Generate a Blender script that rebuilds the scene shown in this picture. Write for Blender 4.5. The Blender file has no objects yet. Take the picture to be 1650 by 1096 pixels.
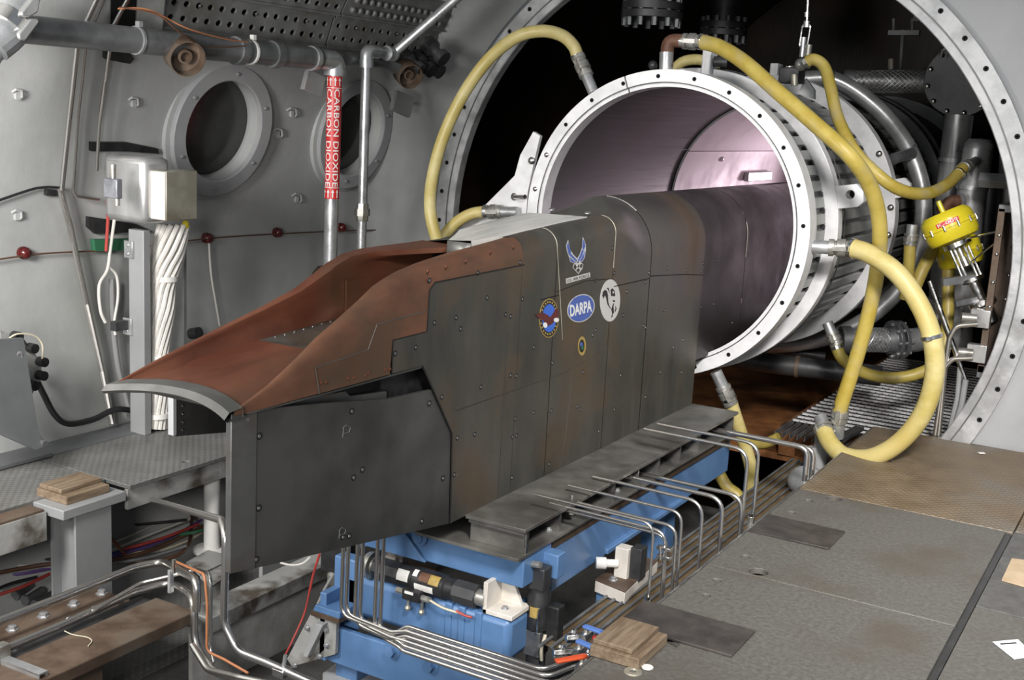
import bpy, bmesh, math, random
from mathutils import Vector, Matrix, Quaternion
from math import pi, sin, cos, tan, atan2, sqrt, radians
random.seed(7)
S = bpy.context.scene
COL = S.collection

# ---------------------------------------------------------------- camera, world, lights, exposure
FPX, YAW, PITCH, ROLL = 1889.55, 0.522663, -0.192103, 0.0539809
CAM = Vector((0, 0, 1.6))
_fw = Vector((-sin(YAW)*cos(PITCH), cos(YAW)*cos(PITCH), sin(PITCH)))
_r = Vector((cos(YAW), sin(YAW), 0)); _u = _r.cross(_fw)
_R = _r*cos(ROLL) + _u*sin(ROLL); _U = _u*cos(ROLL) - _r*sin(ROLL)
cd = bpy.data.cameras.new('camera'); cam = bpy.data.objects.new('camera', cd); COL.objects.link(cam)
cd.sensor_width = 36; cd.lens = 36*FPX/1650; cd.clip_start = 0.05
cam.matrix_world = Matrix(((_R.x, _U.x, -_fw.x, CAM.x), (_R.y, _U.y, -_fw.y, CAM.y), (_R.z, _U.z, -_fw.z, CAM.z), (0, 0, 0, 1)))
S.camera = cam
S.view_settings.view_transform = 'Standard'; S.view_settings.look = 'None'
S.view_settings.gamma = 1; S.view_settings.exposure = 0.0; S.view_settings.use_curve_mapping = False
w = bpy.data.worlds.new('world'); S.world = w; w.use_nodes = True
w.node_tree.nodes['Background'].inputs[0].default_value = (0.82, 0.9, 1.0, 1); w.node_tree.nodes['Background'].inputs[1].default_value = 0.26

def area_light(name, loc, target, size, power, color=(1, 1, 1), spread=170):
    l = bpy.data.lights.new(name, 'AREA'); l.energy = power; l.size = size; l.color = color
    o = bpy.data.objects.new(name, l); COL.objects.link(o); o.location = loc
    o.rotation_euler = (Vector(target) - Vector(loc)).to_track_quat('-Z', 'Y').to_euler()
    l.spread = radians(spread)
    return o
area_light('studio_flash_left', (-3.15, 0.95, 1.75), (-4.6, 3.2, 1.0), 0.7, 105, (1, 0.98, 0.95), 150)
area_light('studio_flash_right', (0.7, 0.6, 3.6), (-0.7, 5.0, 0.1), 0.8, 82, (1, 0.97, 0.94), 62)

area_light('fill_light_low', (-1.5, 0.35, 1.15), (-2.7, 3.2, 0.1), 0.5, 30, (1, 0.97, 0.93), 140)  # unseen fill light, added to lift the dark pit and pylon side

# ---------------------------------------------------------------- helpers
def ray(u, v): return _fw + _R*((u-825)/FPX) + _U*((548-v)/FPX)
def at(u, v, X=None, Y=None, Z=None):          # a measured picture direction taken to a known plane of the hall
    d = ray(u, v)
    t = (X-CAM.x)/d.x if X is not None else (Y-CAM.y)/d.y if Y is not None else (Z-CAM.z)/d.z
    return CAM + d*t
def lerp(a, b, t): return a + (b-a)*t
def interp(tab, x):
    if x <= tab[0][0]: return tab[0][1]
    for (x0, y0), (x1, y1) in zip(tab, tab[1:]):
        if x <= x1: return y0 + (y1-y0)*(x-x0)/(x1-x0)
    return tab[-1][1]
def frame(ax):
    ax = Vector(ax).normalized()
    h = Vector((0, 0, 1)) if abs(ax.z) < 0.9 else Vector((1, 0, 0))
    a = ax.cross(h).normalized(); return a, a.cross(ax).normalized()*-1, ax
def spline(P, n=8):
    P = [Vector(p) for p in P]; out = []
    for i in range(len(P)-1):
        p0 = P[max(i-1, 0)]; p1 = P[i]; p2 = P[i+1]; p3 = P[min(i+2, len(P)-1)]
        for k in range(n):
            t = k/n
            out.append(0.5*((2*p1) + (p2-p0)*t + (2*p0-5*p1+4*p2-p3)*t*t + (3*p1-p0-3*p2+p3)*t**3))
    out.append(P[-1]); return out
def fillet(P, r, n=6):
    P = [Vector(p) for p in P]; out = [P[0]]
    for i in range(1, len(P)-1):
        a = (P[i-1]-P[i]); b = (P[i+1]-P[i]); la, lb = a.length, b.length; a.normalize(); b.normalize()
        ang = a.angle(b)
        if ang > 3.05: out.append(P[i]); continue
        d = min(r/tan(ang/2), la*0.48, lb*0.48); p0 = P[i]+a*d; p2 = P[i]+b*d
        for k in range(n+1):
            t = k/n; out.append(p0*(1-t)**2 + P[i]*2*t*(1-t) + p2*t*t)
    out.append(P[-1]); return out

class MB:
    def __init__(s): s.v = []; s.f = []; s.m = []; s.mi = 0
    def add(s, vs, fs):
        o = len(s.v); s.v += [Vector(v) for v in vs]; s.f += [tuple(i+o for i in f) for f in fs]; s.m += [s.mi]*len(fs); return s
    def hexa(s, b, t):
        return s.add(list(b)+list(t), [(3, 2, 1, 0), (4, 5, 6, 7), (0, 1, 5, 4), (1, 2, 6, 5), (2, 3, 7, 6), (3, 0, 4, 7)])
    def box(s, a, b):
        x0, x1 = sorted((a[0], b[0])); y0, y1 = sorted((a[1], b[1])); z0, z1 = sorted((a[2], b[2]))
        q = [(x0, y0), (x1, y0), (x1, y1), (x0, y1)]
        return s.hexa([(x, y, z0) for x, y in q], [(x, y, z1) for x, y in q])
    def obox(s, c, ax, ay, az):     # centre and three half-axes
        c, ax, ay, az = map(Vector, (c, ax, ay, az))
        q = [(-1, -1), (1, -1), (1, 1), (-1, 1)]
        return s.hexa([c+ax*i+ay*j-az for i, j in q], [c+ax*i+ay*j+az for i, j in q])
    def bar(s, p0, p1, w, h, up=(0, 0, 1)):   # rectangular bar from p0 to p1
        p0, p1 = Vector(p0), Vector(p1); d = p1-p0; u = Vector(up); sx = d.cross(u).normalized(); u = sx.cross(d).normalized()
        return s.obox((p0+p1)/2, sx*w/2, d/2, u*h/2)
    def prism(s, poly, off):
        n = len(poly); off = Vector(off); P = [Vector(p) for p in poly]
        return s.add(P+[p+off for p in P], [tuple(range(n-1, -1, -1)), tuple(range(n, 2*n))]+[(i, (i+1) % n, (i+1) % n+n, i+n) for i in range(n)])
    def tube(s, P, r, seg=10, caps=True, rs=None):
        P = [Vector(p) for p in P]; n = len(P); vs = []; fs = []
        a, b, _ = frame(P[1]-P[0])
        for i, p in enumerate(P):
            d = (P[min(i+1, n-1)]-P[max(i-1, 0)]).normalized()
            a = (a - d*a.dot(d)).normalized(); b = d.cross(a)
            rr = rs[i] if rs else r
            for k in range(seg):
                t = 2*pi*k/seg; vs.append(p + a*cos(t)*rr + b*sin(t)*rr)
        for i in range(n-1):
            for k in range(seg):
                k2 = (k+1) % seg; fs.append((i*seg+k, i*seg+k2, (i+1)*seg+k2, (i+1)*seg+k))
        if caps: fs += [tuple(range(seg-1, -1, -1)), tuple(range((n-1)*seg, n*seg))]
        return s.add(vs, fs)
    def cyl(s, p0, p1, r, seg=16, r1=None): return s.tube([p0, p1], r, seg, True, [r, r if r1 is None else r1])
    def lathe(s, c, ax, prof, seg=32, a0=0, a1=2*pi, closed=True, ref=None):   # prof: (radius, along axis)
        c = Vector(c); A, B, Z = frame(ax)
        if ref is not None:
            A = (Vector(ref)-Z*Vector(ref).dot(Z)).normalized(); B = Z.cross(A)
        full = abs(a1-a0-2*pi) < 1e-6; n = seg if full else seg+1; m = len(prof); vs = []; fs = []
        for i in range(n):
            t = a0+(a1-a0)*i/seg; e = A*cos(t)+B*sin(t)
            vs += [c+e*r+Z*h for r, h in prof]
        M_ = m if closed else m-1
        for i in range(seg):
            i2 = (i+1) % n
            for k in range(M_):
                k2 = (k+1) % m; fs.append((i*m+k, i2*m+k, i2*m+k2, i*m+k2))
        if not full and closed: fs += [tuple(range(m-1, -1, -1)), tuple(range((n-1)*m, n*m))]
        return s.add(vs, fs)
    def sphere(s, c, r, seg=12, sc=(1, 1, 1)):
        c = Vector(c); h = seg//2; vs = [c+Vector((0, 0, r*sc[2]))]; fs = []
        for i in range(1, h):
            a = pi*i/h
            for k in range(seg):
                t = 2*pi*k/seg; vs.append(c+Vector((r*sc[0]*sin(a)*cos(t), r*sc[1]*sin(a)*sin(t), r*sc[2]*cos(a))))
        vs.append(c-Vector((0, 0, r*sc[2]))); L = len(vs)-1
        for k in range(seg):
            k2 = (k+1) % seg; fs.append((0, 1+k, 1+k2)); fs.append((L, 1+(h-2)*seg+k2, 1+(h-2)*seg+k))
            for i in range(h-2): fs.append((1+i*seg+k, 1+(i+1)*seg+k, 1+(i+1)*seg+k2, 1+i*seg+k2))
        return s.add(vs, fs)
    def loft(s, rows, closed=False):
        m = len(rows[0]); vs = [p for r in rows for p in r]; fs = []
        for i in range(len(rows)-1):
            for k in range(m if closed else m-1):
                k2 = (k+1) % m; fs.append((i*m+k, i*m+k2, (i+1)*m+k2, (i+1)*m+k))
        return s.add(vs, fs)

def mesh_of(mb, name, mats, base=Vector((0, 0, 0)), ang=35, fix=True):
    me = bpy.data.meshes.new(name); me.from_pydata([v-base for v in mb.v], [], mb.f)
    for m in (mats if isinstance(mats, (list, tuple)) else [mats]): me.materials.append(m)
    if any(mb.m):
        for p, i in zip(me.polygons, mb.m): p.material_index = i
    if fix:
        bm = bmesh.new(); bm.from_mesh(me); bmesh.ops.remove_doubles(bm, verts=bm.verts, dist=1e-5); bmesh.ops.recalc_face_normals(bm, faces=bm.faces); bm.to_mesh(me); bm.free()
    me.shade_smooth(); me.set_sharp_from_angle(angle=radians(ang)); me.update(); return me
def props(o, label, cat, group=None):
    if label: o['label'] = label
    if cat: o['category'] = cat
    if group: o['group'] = group
    return o
def thing(name, label, cat, base, group=None):
    o = bpy.data.objects.new(name, None); o.empty_display_size = 0.05; COL.objects.link(o); o.location = base
    return props(o, label, cat, group)
def world_base(p):
    b = Vector((0, 0, 0))
    while p is not None: b += Vector(p.location); p = p.parent
    return b
def part(name, mb, mats, parent, label=None, bevel=0, ang=35, kind=None, solid=0):
    o = bpy.data.objects.new(name, mesh_of(mb, name, mats, world_base(parent), ang)); COL.objects.link(o); o.parent = parent
    if label: o['label'] = label
    if kind: o['kind'] = kind
    mods(o, bevel, solid); return o
def mods(o, bevel, solid=0):
    if solid:
        m = o.modifiers.new('thick', 'SOLIDIFY'); m.thickness = solid; m.offset = -1
    if bevel:
        m = o.modifiers.new('bevel', 'BEVEL'); m.width = bevel; m.segments = 2; m.limit_method = 'ANGLE'; m.angle_limit = radians(40)
def solo(name, mb, mats, label, cat, group=None, bevel=0, ang=35, kind=None, solid=0, base=None):
    if base is None:
        zs = [v.z for v in mb.v]; base = Vector((sum(v.x for v in mb.v)/len(mb.v), sum(v.y for v in mb.v)/len(mb.v), min(zs)))
    o = bpy.data.objects.new(name, mesh_of(mb, name, mats, Vector(base), ang)); COL.objects.link(o); o.location = base
    if kind: o['kind'] = kind
    mods(o, bevel, solid); return props(o, label, cat, group)
def struct(name, mb, mats, bevel=0, ang=35, solid=0):
    o = solo(name, mb, mats, None, None, None, bevel, ang, 'structure', solid, base=(0, 0, 0)); return o
def put(name, me, parent, loc, normal=(0, 0, 1), spin=0, scale=1):      # a shared mesh set on a surface as a part
    o = bpy.data.objects.new(name, me); COL.objects.link(o); o.parent = parent
    o.location = Vector(loc)-world_base(parent)
    o.rotation_mode = 'QUATERNION'; o.rotation_quaternion = Vector(normal).to_track_quat('Z', 'Y') @ Quaternion((0, 0, 1), spin)
    if scale != 1: o.scale = (scale,)*3 if not isinstance(scale, tuple) else scale
    return o
def dup(root, loc):
    def cp(o, par):
        c = o.copy(); COL.objects.link(c)
        if par is not None: c.parent = par
        for ch in o.children: cp(ch, c)
        return c
    kids = list(root.children); r = root.copy(); COL.objects.link(r); r.location = loc
    for k in kids: cp(k, r)
    return r
def plate_holes(outline, holes, ox, oy, oz, th):      # flat plate with real holes; 2-D coordinates in the frame ox, oy; normal oz
    ox, oy, oz = Vector(ox), Vector(oy), Vector(oz)
    bm = bmesh.new(); edges = []
    for loop in [outline]+holes:
        vs = [bm.verts.new((x, y, 0)) for x, y in loop]
        edges += [bm.edges.new((vs[i], vs[(i+1) % len(vs)])) for i in range(len(vs))]
    bmesh.ops.triangle_fill(bm, use_beauty=True, edges=edges)
    r = bmesh.ops.extrude_face_region(bm, geom=bm.faces[:])
    for v in [g for g in r['geom'] if isinstance(g, bmesh.types.BMVert)]: v.co.z = -1
    bm.verts.index_update(); mb = MB()
    mb.add([ox*v.co.x+oy*v.co.y+oz*(v.co.z*th) for v in bm.verts], [tuple(v.index for v in f.verts) for f in bm.faces]); bm.free()
    return mb
def shift(mb, d):
    mb.v = [v+Vector(d) for v in mb.v]; return mb
def ngon(cx, cy, r, n=12, ry=None, a=0):
    return [(cx+r*cos(2*pi*k/n+a), cy+(ry or r)*sin(2*pi*k/n+a)) for k in range(n)]
def text_mb(txt, size=1.0, extrude=0.0, sub=0, bold=0.0):
    c = bpy.data.curves.new('t', 'FONT'); c.body = txt; c.size = size; c.extrude = extrude; c.align_x = 'CENTER'; c.align_y = 'CENTER'; c.resolution_u = 3; c.offset = bold
    o = bpy.data.objects.new('t', c); COL.objects.link(o); dg = bpy.context.evaluated_depsgraph_get(); dg.update()
    me = bpy.data.meshes.new_from_object(o.evaluated_get(dg)); bm = bmesh.new(); bm.from_mesh(me)
    if sub:
        bmesh.ops.triangulate(bm, faces=bm.faces)
        for _ in range(3):
            L = [e for e in bm.edges if e.calc_length() > sub]
            if not L: break
            bmesh.ops.subdivide_edges(bm, edges=L, cuts=1); bmesh.ops.triangulate(bm, faces=bm.faces)
    bm.verts.index_update(); mb = MB(); mb.add([v.co.copy() for v in bm.verts], [tuple(v.index for v in f.verts) for f in bm.faces]); bm.free()
    bpy.data.objects.remove(o); bpy.data.curves.remove(c); bpy.data.meshes.remove(me); return mb

# ---------------------------------------------------------------- materials
def mat(name, c, c2=None, rough=0.5, metal=0.0, scale=6, bump=0.0, bscale=60, stretch=(1, 1, 1), lo=0.38, hi=0.62, rvar=0.12, c3=None, s3=1.5, emit=None):
    m = bpy.data.materials.new(name); m.use_nodes = True; nt = m.node_tree; N = nt.nodes; L = nt.links; bs = N['Principled BSDF']
    bs.inputs['Metallic'].default_value = metal; bs.inputs['Roughness'].default_value = rough
    bs.inputs['Base Color'].default_value = (*c, 1)
    if emit: bs.inputs['Emission Color'].default_value = (*emit[0], 1); bs.inputs['Emission Strength'].default_value = emit[1]
    tc = N.new('ShaderNodeTexCoord'); mp = N.new('ShaderNodeMapping'); mp.inputs['Scale'].default_value = stretch; L.new(tc.outputs['Object'], mp.inputs[0])
    if c2:
        n = N.new('ShaderNodeTexNoise'); n.inputs['Scale'].default_value = scale; n.inputs['Detail'].default_value = 7; n.inputs['Roughness'].default_value = 0.62; L.new(mp.outputs[0], n.inputs['Vector'])
        r = N.new('ShaderNodeValToRGB'); r.color_ramp.elements[0].position = lo; r.color_ramp.elements[1].position = hi
        r.color_ramp.elements[0].color = (*c, 1); r.color_ramp.elements[1].color = (*c2, 1); L.new(n.outputs[0], r.inputs[0]); out = r.outputs[0]
        if c3:
            n3 = N.new('ShaderNodeTexNoise'); n3.inputs['Scale'].default_value = s3; n3.inputs['Detail'].default_value = 5; L.new(tc.outputs['Object'], n3.inputs['Vector'])
            r3 = N.new('ShaderNodeValToRGB'); r3.color_ramp.elements[0].position = 0.5; r3.color_ramp.elements[1].position = 0.68; L.new(n3.outputs[0], r3.inputs[0])
            mx = N.new('ShaderNodeMix'); mx.data_type = 'RGBA'; L.new(r3.outputs[0], mx.inputs[0]); L.new(out, mx.inputs[6]); mx.inputs[7].default_value = (*c3, 1); out = mx.outputs[2]
        L.new(out, bs.inputs['Base Color'])
        if rvar:
            mr = N.new('ShaderNodeMapRange'); mr.inputs['To Min'].default_value = max(rough-rvar, 0.05); mr.inputs['To Max'].default_value = min(rough+rvar, 1); mr.inputs['From Min'].default_value = 0.3; mr.inputs['From Max'].default_value = 0.7
            L.new(n.outputs[0], mr.inputs[0]); L.new(mr.outputs[0], bs.inputs['Roughness'])
    if bump:
        n2 = N.new('ShaderNodeTexNoise'); n2.inputs['Scale'].default_value = bscale; n2.inputs['Detail'].default_value = 3; L.new(mp.outputs[0], n2.inputs['Vector'])
        b = N.new('ShaderNodeBump'); b.inputs['Strength'].default_value = bump; b.inputs['Distance'].default_value = 0.01; L.new(n2.outputs[0], b.inputs['Height']); L.new(b.outputs[0], bs.inputs['Normal'])
    return m
def tread(m, scale=22, ang=45, strength=0.6):     # raised tread pattern as fine relief
    nt = m.node_tree; N = nt.nodes; L = nt.links; bs = N['Principled BSDF']
    tc = N.new('ShaderNodeTexCoord'); mp = N.new('ShaderNodeMapping'); mp.inputs['Rotation'].default_value = (0, 0, radians(ang)); L.new(tc.outputs['Object'], mp.inputs[0])
    b = N.new('ShaderNodeTexVoronoi'); b.inputs['Scale'].default_value = scale; b.inputs['Randomness'].default_value = 0.0; L.new(mp.outputs[0], b.inputs['Vector'])
    iv = N.new('ShaderNodeMapRange'); iv.inputs['From Min'].default_value = 0.2; iv.inputs['From Max'].default_value = 0.5; iv.inputs['To Min'].default_value = 1; iv.inputs['To Max'].default_value = 0; L.new(b.outputs['Distance'], iv.inputs[0])
    bp = N.new('ShaderNodeBump'); bp.inputs['Strength'].default_value = strength; bp.inputs['Distance'].default_value = 0.004; L.new(iv.outputs[0], bp.inputs['Height']); L.new(bp.outputs[0], bs.inputs['Normal'])
    src = bs.inputs['Base Color'].links[0].from_socket
    mx = N.new('ShaderNodeMix'); mx.data_type = 'RGBA'; mx.blend_type = 'MULTIPLY'; mx.inputs[0].default_value = 1
    rp = N.new('ShaderNodeValToRGB'); rp.color_ramp.elements[0].color = (0.72, 0.72, 0.72, 1); rp.color_ramp.elements[1].color = (1, 1, 1, 1); L.new(iv.outputs[0], rp.inputs[0])
    L.new(src, mx.inputs[6]); L.new(rp.outputs[0], mx.inputs[7]); L.new(mx.outputs[2], bs.inputs['Base Color'])
    return m

m_wall = mat('wall_paint', (0.36, 0.365, 0.36), (0.44, 0.445, 0.435), 0.55, 0, 1.6, 0.12, 25, c3=(0.27, 0.275, 0.265), s3=0.9)
m_wall2 = mat('end_wall_paint', (0.32, 0.325, 0.335), (0.38, 0.385, 0.39), 0.5, 0, 2.0, 0.08, 30)
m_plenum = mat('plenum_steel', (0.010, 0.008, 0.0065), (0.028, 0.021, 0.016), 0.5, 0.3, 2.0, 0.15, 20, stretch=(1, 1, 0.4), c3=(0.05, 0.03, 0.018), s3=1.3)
m_silver = mat('silver_paint', (0.70, 0.70, 0.71), (0.84, 0.84, 0.845), 0.42, 0.1, 9, 0.1, 60)
m_flange = mat('flange_metal', (0.36, 0.37, 0.375), (0.55, 0.555, 0.56), 0.45, 0.35, 7, 0.1, 50, c3=(0.3, 0.3, 0.3), s3=6)
m_galv = mat('galvanised', (0.42, 0.43, 0.44), (0.56, 0.57, 0.58), 0.35, 0.7, 12, 0.05, 80)
m_steel = mat('stainless_tube', (0.60, 0.58, 0.55), None, 0.27, 0.95, 14)
m_chrome = mat('bright_fitting', (0.7, 0.69, 0.67), (0.8, 0.79, 0.77), 0.2, 1.0, 20)
m_pipe = mat('dull_pipe', (0.14, 0.145, 0.15), (0.24, 0.245, 0.25), 0.4, 0.55, 6, 0.05, 40)
m_lpipe = mat('light_grey_pipe', (0.30, 0.305, 0.31), (0.44, 0.445, 0.45), 0.34, 0.5, 6, 0.05, 40)
m_dpipe = mat('dark_pipe', (0.035, 0.036, 0.038), (0.07, 0.07, 0.072), 0.42, 0.4, 6, 0.06, 40)
m_greypipe = mat('grey_painted_pipe', (0.27, 0.275, 0.275), (0.34, 0.345, 0.345), 0.45, 0.1, 5, 0.05, 40)
m_copper = mat('oxidised_copper', (0.165, 0.056, 0.033), (0.235, 0.085, 0.047), 0.42, 0.55, 5, 0.03, 30, stretch=(1, 0.5, 1), c3=(0.15, 0.075, 0.045), s3=2.5)
m_copper2 = mat('weathered_copper', (0.15, 0.076, 0.046), (0.245, 0.112, 0.066), 0.42, 0.5, 6, 0.03, 30, stretch=(1, 0.6, 1), c3=(0.125, 0.085, 0.056), s3=3)
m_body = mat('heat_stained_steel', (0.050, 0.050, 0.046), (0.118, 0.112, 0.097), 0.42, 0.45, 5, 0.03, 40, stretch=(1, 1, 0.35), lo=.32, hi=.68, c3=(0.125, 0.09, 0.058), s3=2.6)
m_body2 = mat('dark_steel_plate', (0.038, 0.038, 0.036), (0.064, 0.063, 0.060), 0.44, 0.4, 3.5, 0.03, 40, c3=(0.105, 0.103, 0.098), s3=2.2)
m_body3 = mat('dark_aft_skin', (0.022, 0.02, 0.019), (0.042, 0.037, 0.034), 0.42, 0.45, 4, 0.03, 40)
m_strip = mat('blued_steel_strip', (0.12, 0.125, 0.125), (0.17, 0.17, 0.165), 0.38, 0.6, 4, c3=(0.13, 0.1, 0.08), s3=5)
m_lip = mat('grey_lip_metal', (0.13, 0.13, 0.122), (0.17, 0.17, 0.16), 0.42, 0.5, 8)
m_seam = mat('bright_seam', (0.55, 0.54, 0.5), (0.65, 0.63, 0.6), 0.3, 0.8, 20)
m_cross = mat('bright_cross_rod', (0.5, 0.5, 0.5), (0.66, 0.66, 0.65), 0.4, 0.3, 30)
m_chalk = mat('chalk', (0.2, 0.2, 0.195), None, 0.8)
m_black = mat('black_rubber', (0.012, 0.012, 0.013), (0.022, 0.022, 0.023), 0.5, 0, 20)
m_gap = mat('joint_dark', (0.006, 0.006, 0.006), None, 0.9)
m_white = mat('white_paint', (0.72, 0.71, 0.68), (0.8, 0.79, 0.76), 0.5, 0, 10)
m_cream = mat('cream_block', (0.62, 0.58, 0.52), (0.72, 0.68, 0.62), 0.55, 0, 12)
m_panel = mat('pale_fairing_panel', (0.60, 0.60, 0.57), (0.72, 0.71, 0.67), 0.35, 0.15, 5, stretch=(3, 0.5, 1))
m_shelf = mat('mill_scale_steel', (0.15, 0.147, 0.135), (0.27, 0.262, 0.24), 0.38, 0.5, 5, 0.05, 60, c3=(0.12, 0.112, 0.1), s3=4)
m_edge = mat('cut_steel', (0.25, 0.245, 0.235), (0.35, 0.34, 0.33), 0.3, 0.8, 10)
m_blue = mat('blue_paint', (0.088, 0.185, 0.365), (0.11, 0.215, 0.41), 0.36, 0, 5, 0.03, 60)
m_floor = mat('grey_floor_plate', (0.108, 0.104, 0.094), (0.148, 0.142, 0.128), 0.6, 0.15, 60, 0.35, 220, c3=(0.108, 0.094, 0.076), s3=2.2)
m_brownplate = tread(mat('brown_tread_plate', (0.185, 0.135, 0.085), (0.245, 0.185, 0.12), 0.55, 0.2, 7, c3=(0.22, 0.19, 0.15), s3=2.4), 36, 45, 0.4)
m_treadgrey = tread(mat('grey_tread_plate', (0.21, 0.21, 0.2), (0.28, 0.278, 0.265), 0.5, 0.3, 6, c3=(0.19, 0.185, 0.175), s3=3), 38, 45, 0.3)
m_darkplate = mat('dark_insert_plate', (0.050, 0.044, 0.042), (0.085, 0.074, 0.068), 0.5, 0.3, 10, 0.1, 80)
m_blackplate = mat('black_floor_mat', (0.085, 0.083, 0.08), (0.12, 0.118, 0.112), 0.65, 0.1, 14, 0.3, 150)
m_rust = mat('rusty_steel', (0.085, 0.055, 0.037), (0.145, 0.10, 0.07), 0.6, 0.2, 8, 0.15, 60, c3=(0.13, 0.105, 0.08), s3=4)
m_rustorange = mat('orange_rust', (0.16, 0.06, 0.02), (0.32, 0.13, 0.04), 0.65, 0.1, 5, 0.15, 50, c3=(0.05, 0.025, 0.014), s3=2)
m_rack = mat('brown_rack_paint', (0.055, 0.036, 0.024), (0.085, 0.055, 0.037), 0.5, 0.2, 8)
m_pale = mat('pale_mottled_plate', (0.36, 0.355, 0.335), (0.54, 0.53, 0.51), 0.6, 0.1, 5, 0.2, 50, c3=(0.3, 0.29, 0.26), s3=3)
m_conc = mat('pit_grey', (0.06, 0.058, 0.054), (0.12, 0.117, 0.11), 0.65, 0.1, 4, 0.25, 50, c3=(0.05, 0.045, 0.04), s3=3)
m_chip = mat('chipped_grey_paint', (0.30, 0.3, 0.29), (0.4, 0.4, 0.385), 0.55, 0.1, 4, 0.1, 40, lo=0.3, c3=(0.08, 0.065, 0.05), s3=7)
m_wood = mat('worn_wood', (0.14, 0.095, 0.058), (0.24, 0.18, 0.12), 0.7, 0, 5, 0.2, 50, stretch=(8, 1, 8))
m_grey = mat('grey_column_paint', (0.26, 0.265, 0.27), (0.3, 0.305, 0.31), 0.45, 0.1, 3)
m_greydark = mat('dark_grey_paint', (0.13, 0.135, 0.14), (0.165, 0.17, 0.175), 0.45, 0.1, 3, c3=(0.17, 0.175, 0.18), s3=2)
m_alu = mat('cast_aluminium', (0.44, 0.44, 0.435), (0.58, 0.58, 0.575), 0.36, 0.7, 6, stretch=(1, 1, 0.3))
m_zinc = mat('yellowed_zinc', (0.34, 0.32, 0.26), (0.46, 0.44, 0.37), 0.4, 0.5, 6, c3=(0.25, 0.22, 0.17), s3=6)
m_junc = mat('blue_grey_box', (0.17, 0.175, 0.20), (0.26, 0.265, 0.29), 0.45, 0.4, 20)
m_hose = mat('yellow_hose', (0.42, 0.31, 0.05), (0.52, 0.41, 0.10), 0.45, 0, 7, 0.05, 40, c3=(0.42, 0.34, 0.14), s3=9)
m_hosep = mat('pale_yellow_hose', (0.47, 0.38, 0.12), (0.60, 0.52, 0.25), 0.45, 0, 6, 0.05, 40, c3=(0.48, 0.36, 0.09), s3=3)
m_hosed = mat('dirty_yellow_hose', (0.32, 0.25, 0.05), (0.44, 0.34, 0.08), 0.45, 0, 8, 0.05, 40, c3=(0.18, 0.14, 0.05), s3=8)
m_yellow = mat('yellow_enamel', (0.66, 0.54, 0.02), (0.72, 0.6, 0.03), 0.3, 0, 6)
m_coup = mat('hose_coupling', (0.30, 0.29, 0.26), (0.48, 0.47, 0.44), 0.38, 0.7, 14)
m_rustelbow = mat('rusted_elbow', (0.11, 0.05, 0.03), (0.2, 0.1, 0.06), 0.6, 0.2, 12, 0.15, 60)
m_redlab = mat('red_label', (0.58, 0.03, 0.03), (0.64, 0.04, 0.04), 0.4)
m_inkwhite = mat('white_ink', (0.8, 0.8, 0.78), None, 0.45)
m_inkblack = mat('black_ink', (0.012, 0.012, 0.012), None, 0.5)
m_decalblue = mat('blue_ink', (0.055, 0.10, 0.36), (0.075, 0.13, 0.42), 0.4, 0, 40)
m_decalbright = mat('bright_blue_ink', (0.04, 0.14, 0.6), None, 0.4)
m_decalwhite = mat('off_white_ink', (0.58, 0.57, 0.55), None, 0.5)
m_gold = mat('gold_ink', (0.36, 0.25, 0.07), (0.44, 0.31, 0.09), 0.5, 0, 60)
m_wing = mat('dark_red_ink', (0.11, 0.02, 0.018), None, 0.5)
m_glass = mat('dark_port_glass', (0.030, 0.031, 0.029), (0.048, 0.049, 0.045), 0.12, 0, 2)
m_cloth = mat('white_cable_wrap', (0.60, 0.575, 0.54), (0.74, 0.71, 0.67), 0.7, 0, 14, 0.2, 40)
m_red = mat('red_plastic', (0.45, 0.03, 0.025), None, 0.35)
m_orange = mat('orange_red_handle', (0.62, 0.09, 0.03), None, 0.4)
m_vblue = mat('blue_handle', (0.10, 0.20, 0.52), None, 0.4)
m_insul = mat('red_glass_insulator', (0.055, 0.008, 0.008), (0.10, 0.012, 0.012), 0.15, 0, 10)
m_green = mat('green_tag', (0.03, 0.14, 0.07), None, 0.5)
m_grate = mat('grating_steel', (0.36, 0.36, 0.36), (0.5, 0.5, 0.5), 0.35, 0.7, 10)
m_perf = mat('perforated_panel_paint', (0.155, 0.157, 0.152), (0.215, 0.217, 0.21), 0.5, 0.2, 7, c3=(0.12, 0.115, 0.1), s3=5)
m_liner = mat('nozzle_bore_steel', (0.03, 0.029, 0.0295), (0.054, 0.051, 0.052), 0.45, 0.3, 4, stretch=(9, 0.3, 9))
m_white_liner = mat('white_liner_panel', (0.66, 0.6, 0.62), (0.72, 0.66, 0.68), 0.5, 0, 5)
m_rib = mat('barrel_rib_metal', (0.26, 0.27, 0.26), (0.38, 0.39, 0.38), 0.42, 0.4, 6)
m_braid = mat('braided_sheath', (0.10, 0.1, 0.1), (0.34, 0.34, 0.33), 0.4, 0.6, 60, stretch=(1, 1, 1))
m_card = mat('cardboard', (0.40, 0.30, 0.19), (0.48, 0.37, 0.25), 0.8, 0, 8)
m_paper = mat('white_paper', (0.72, 0.74, 0.78), None, 0.7)
m_wirec = {k: mat('wire_'+k, c, None, 0.45) for k, c in dict(white=(0.62, 0.6, 0.56), brown=(0.10, 0.045, 0.025), purple=(0.11, 0.06, 0.22), red=(0.4, 0.05, 0.04), black=(0.014, 0.014, 0.015), copper=(0.45, 0.18, 0.08), cream=(0.6, 0.55, 0.42), blue=(0.05, 0.08, 0.3), green=(0.04, 0.16, 0.08), grey=(0.2, 0.2, 0.2)).items()}

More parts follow.
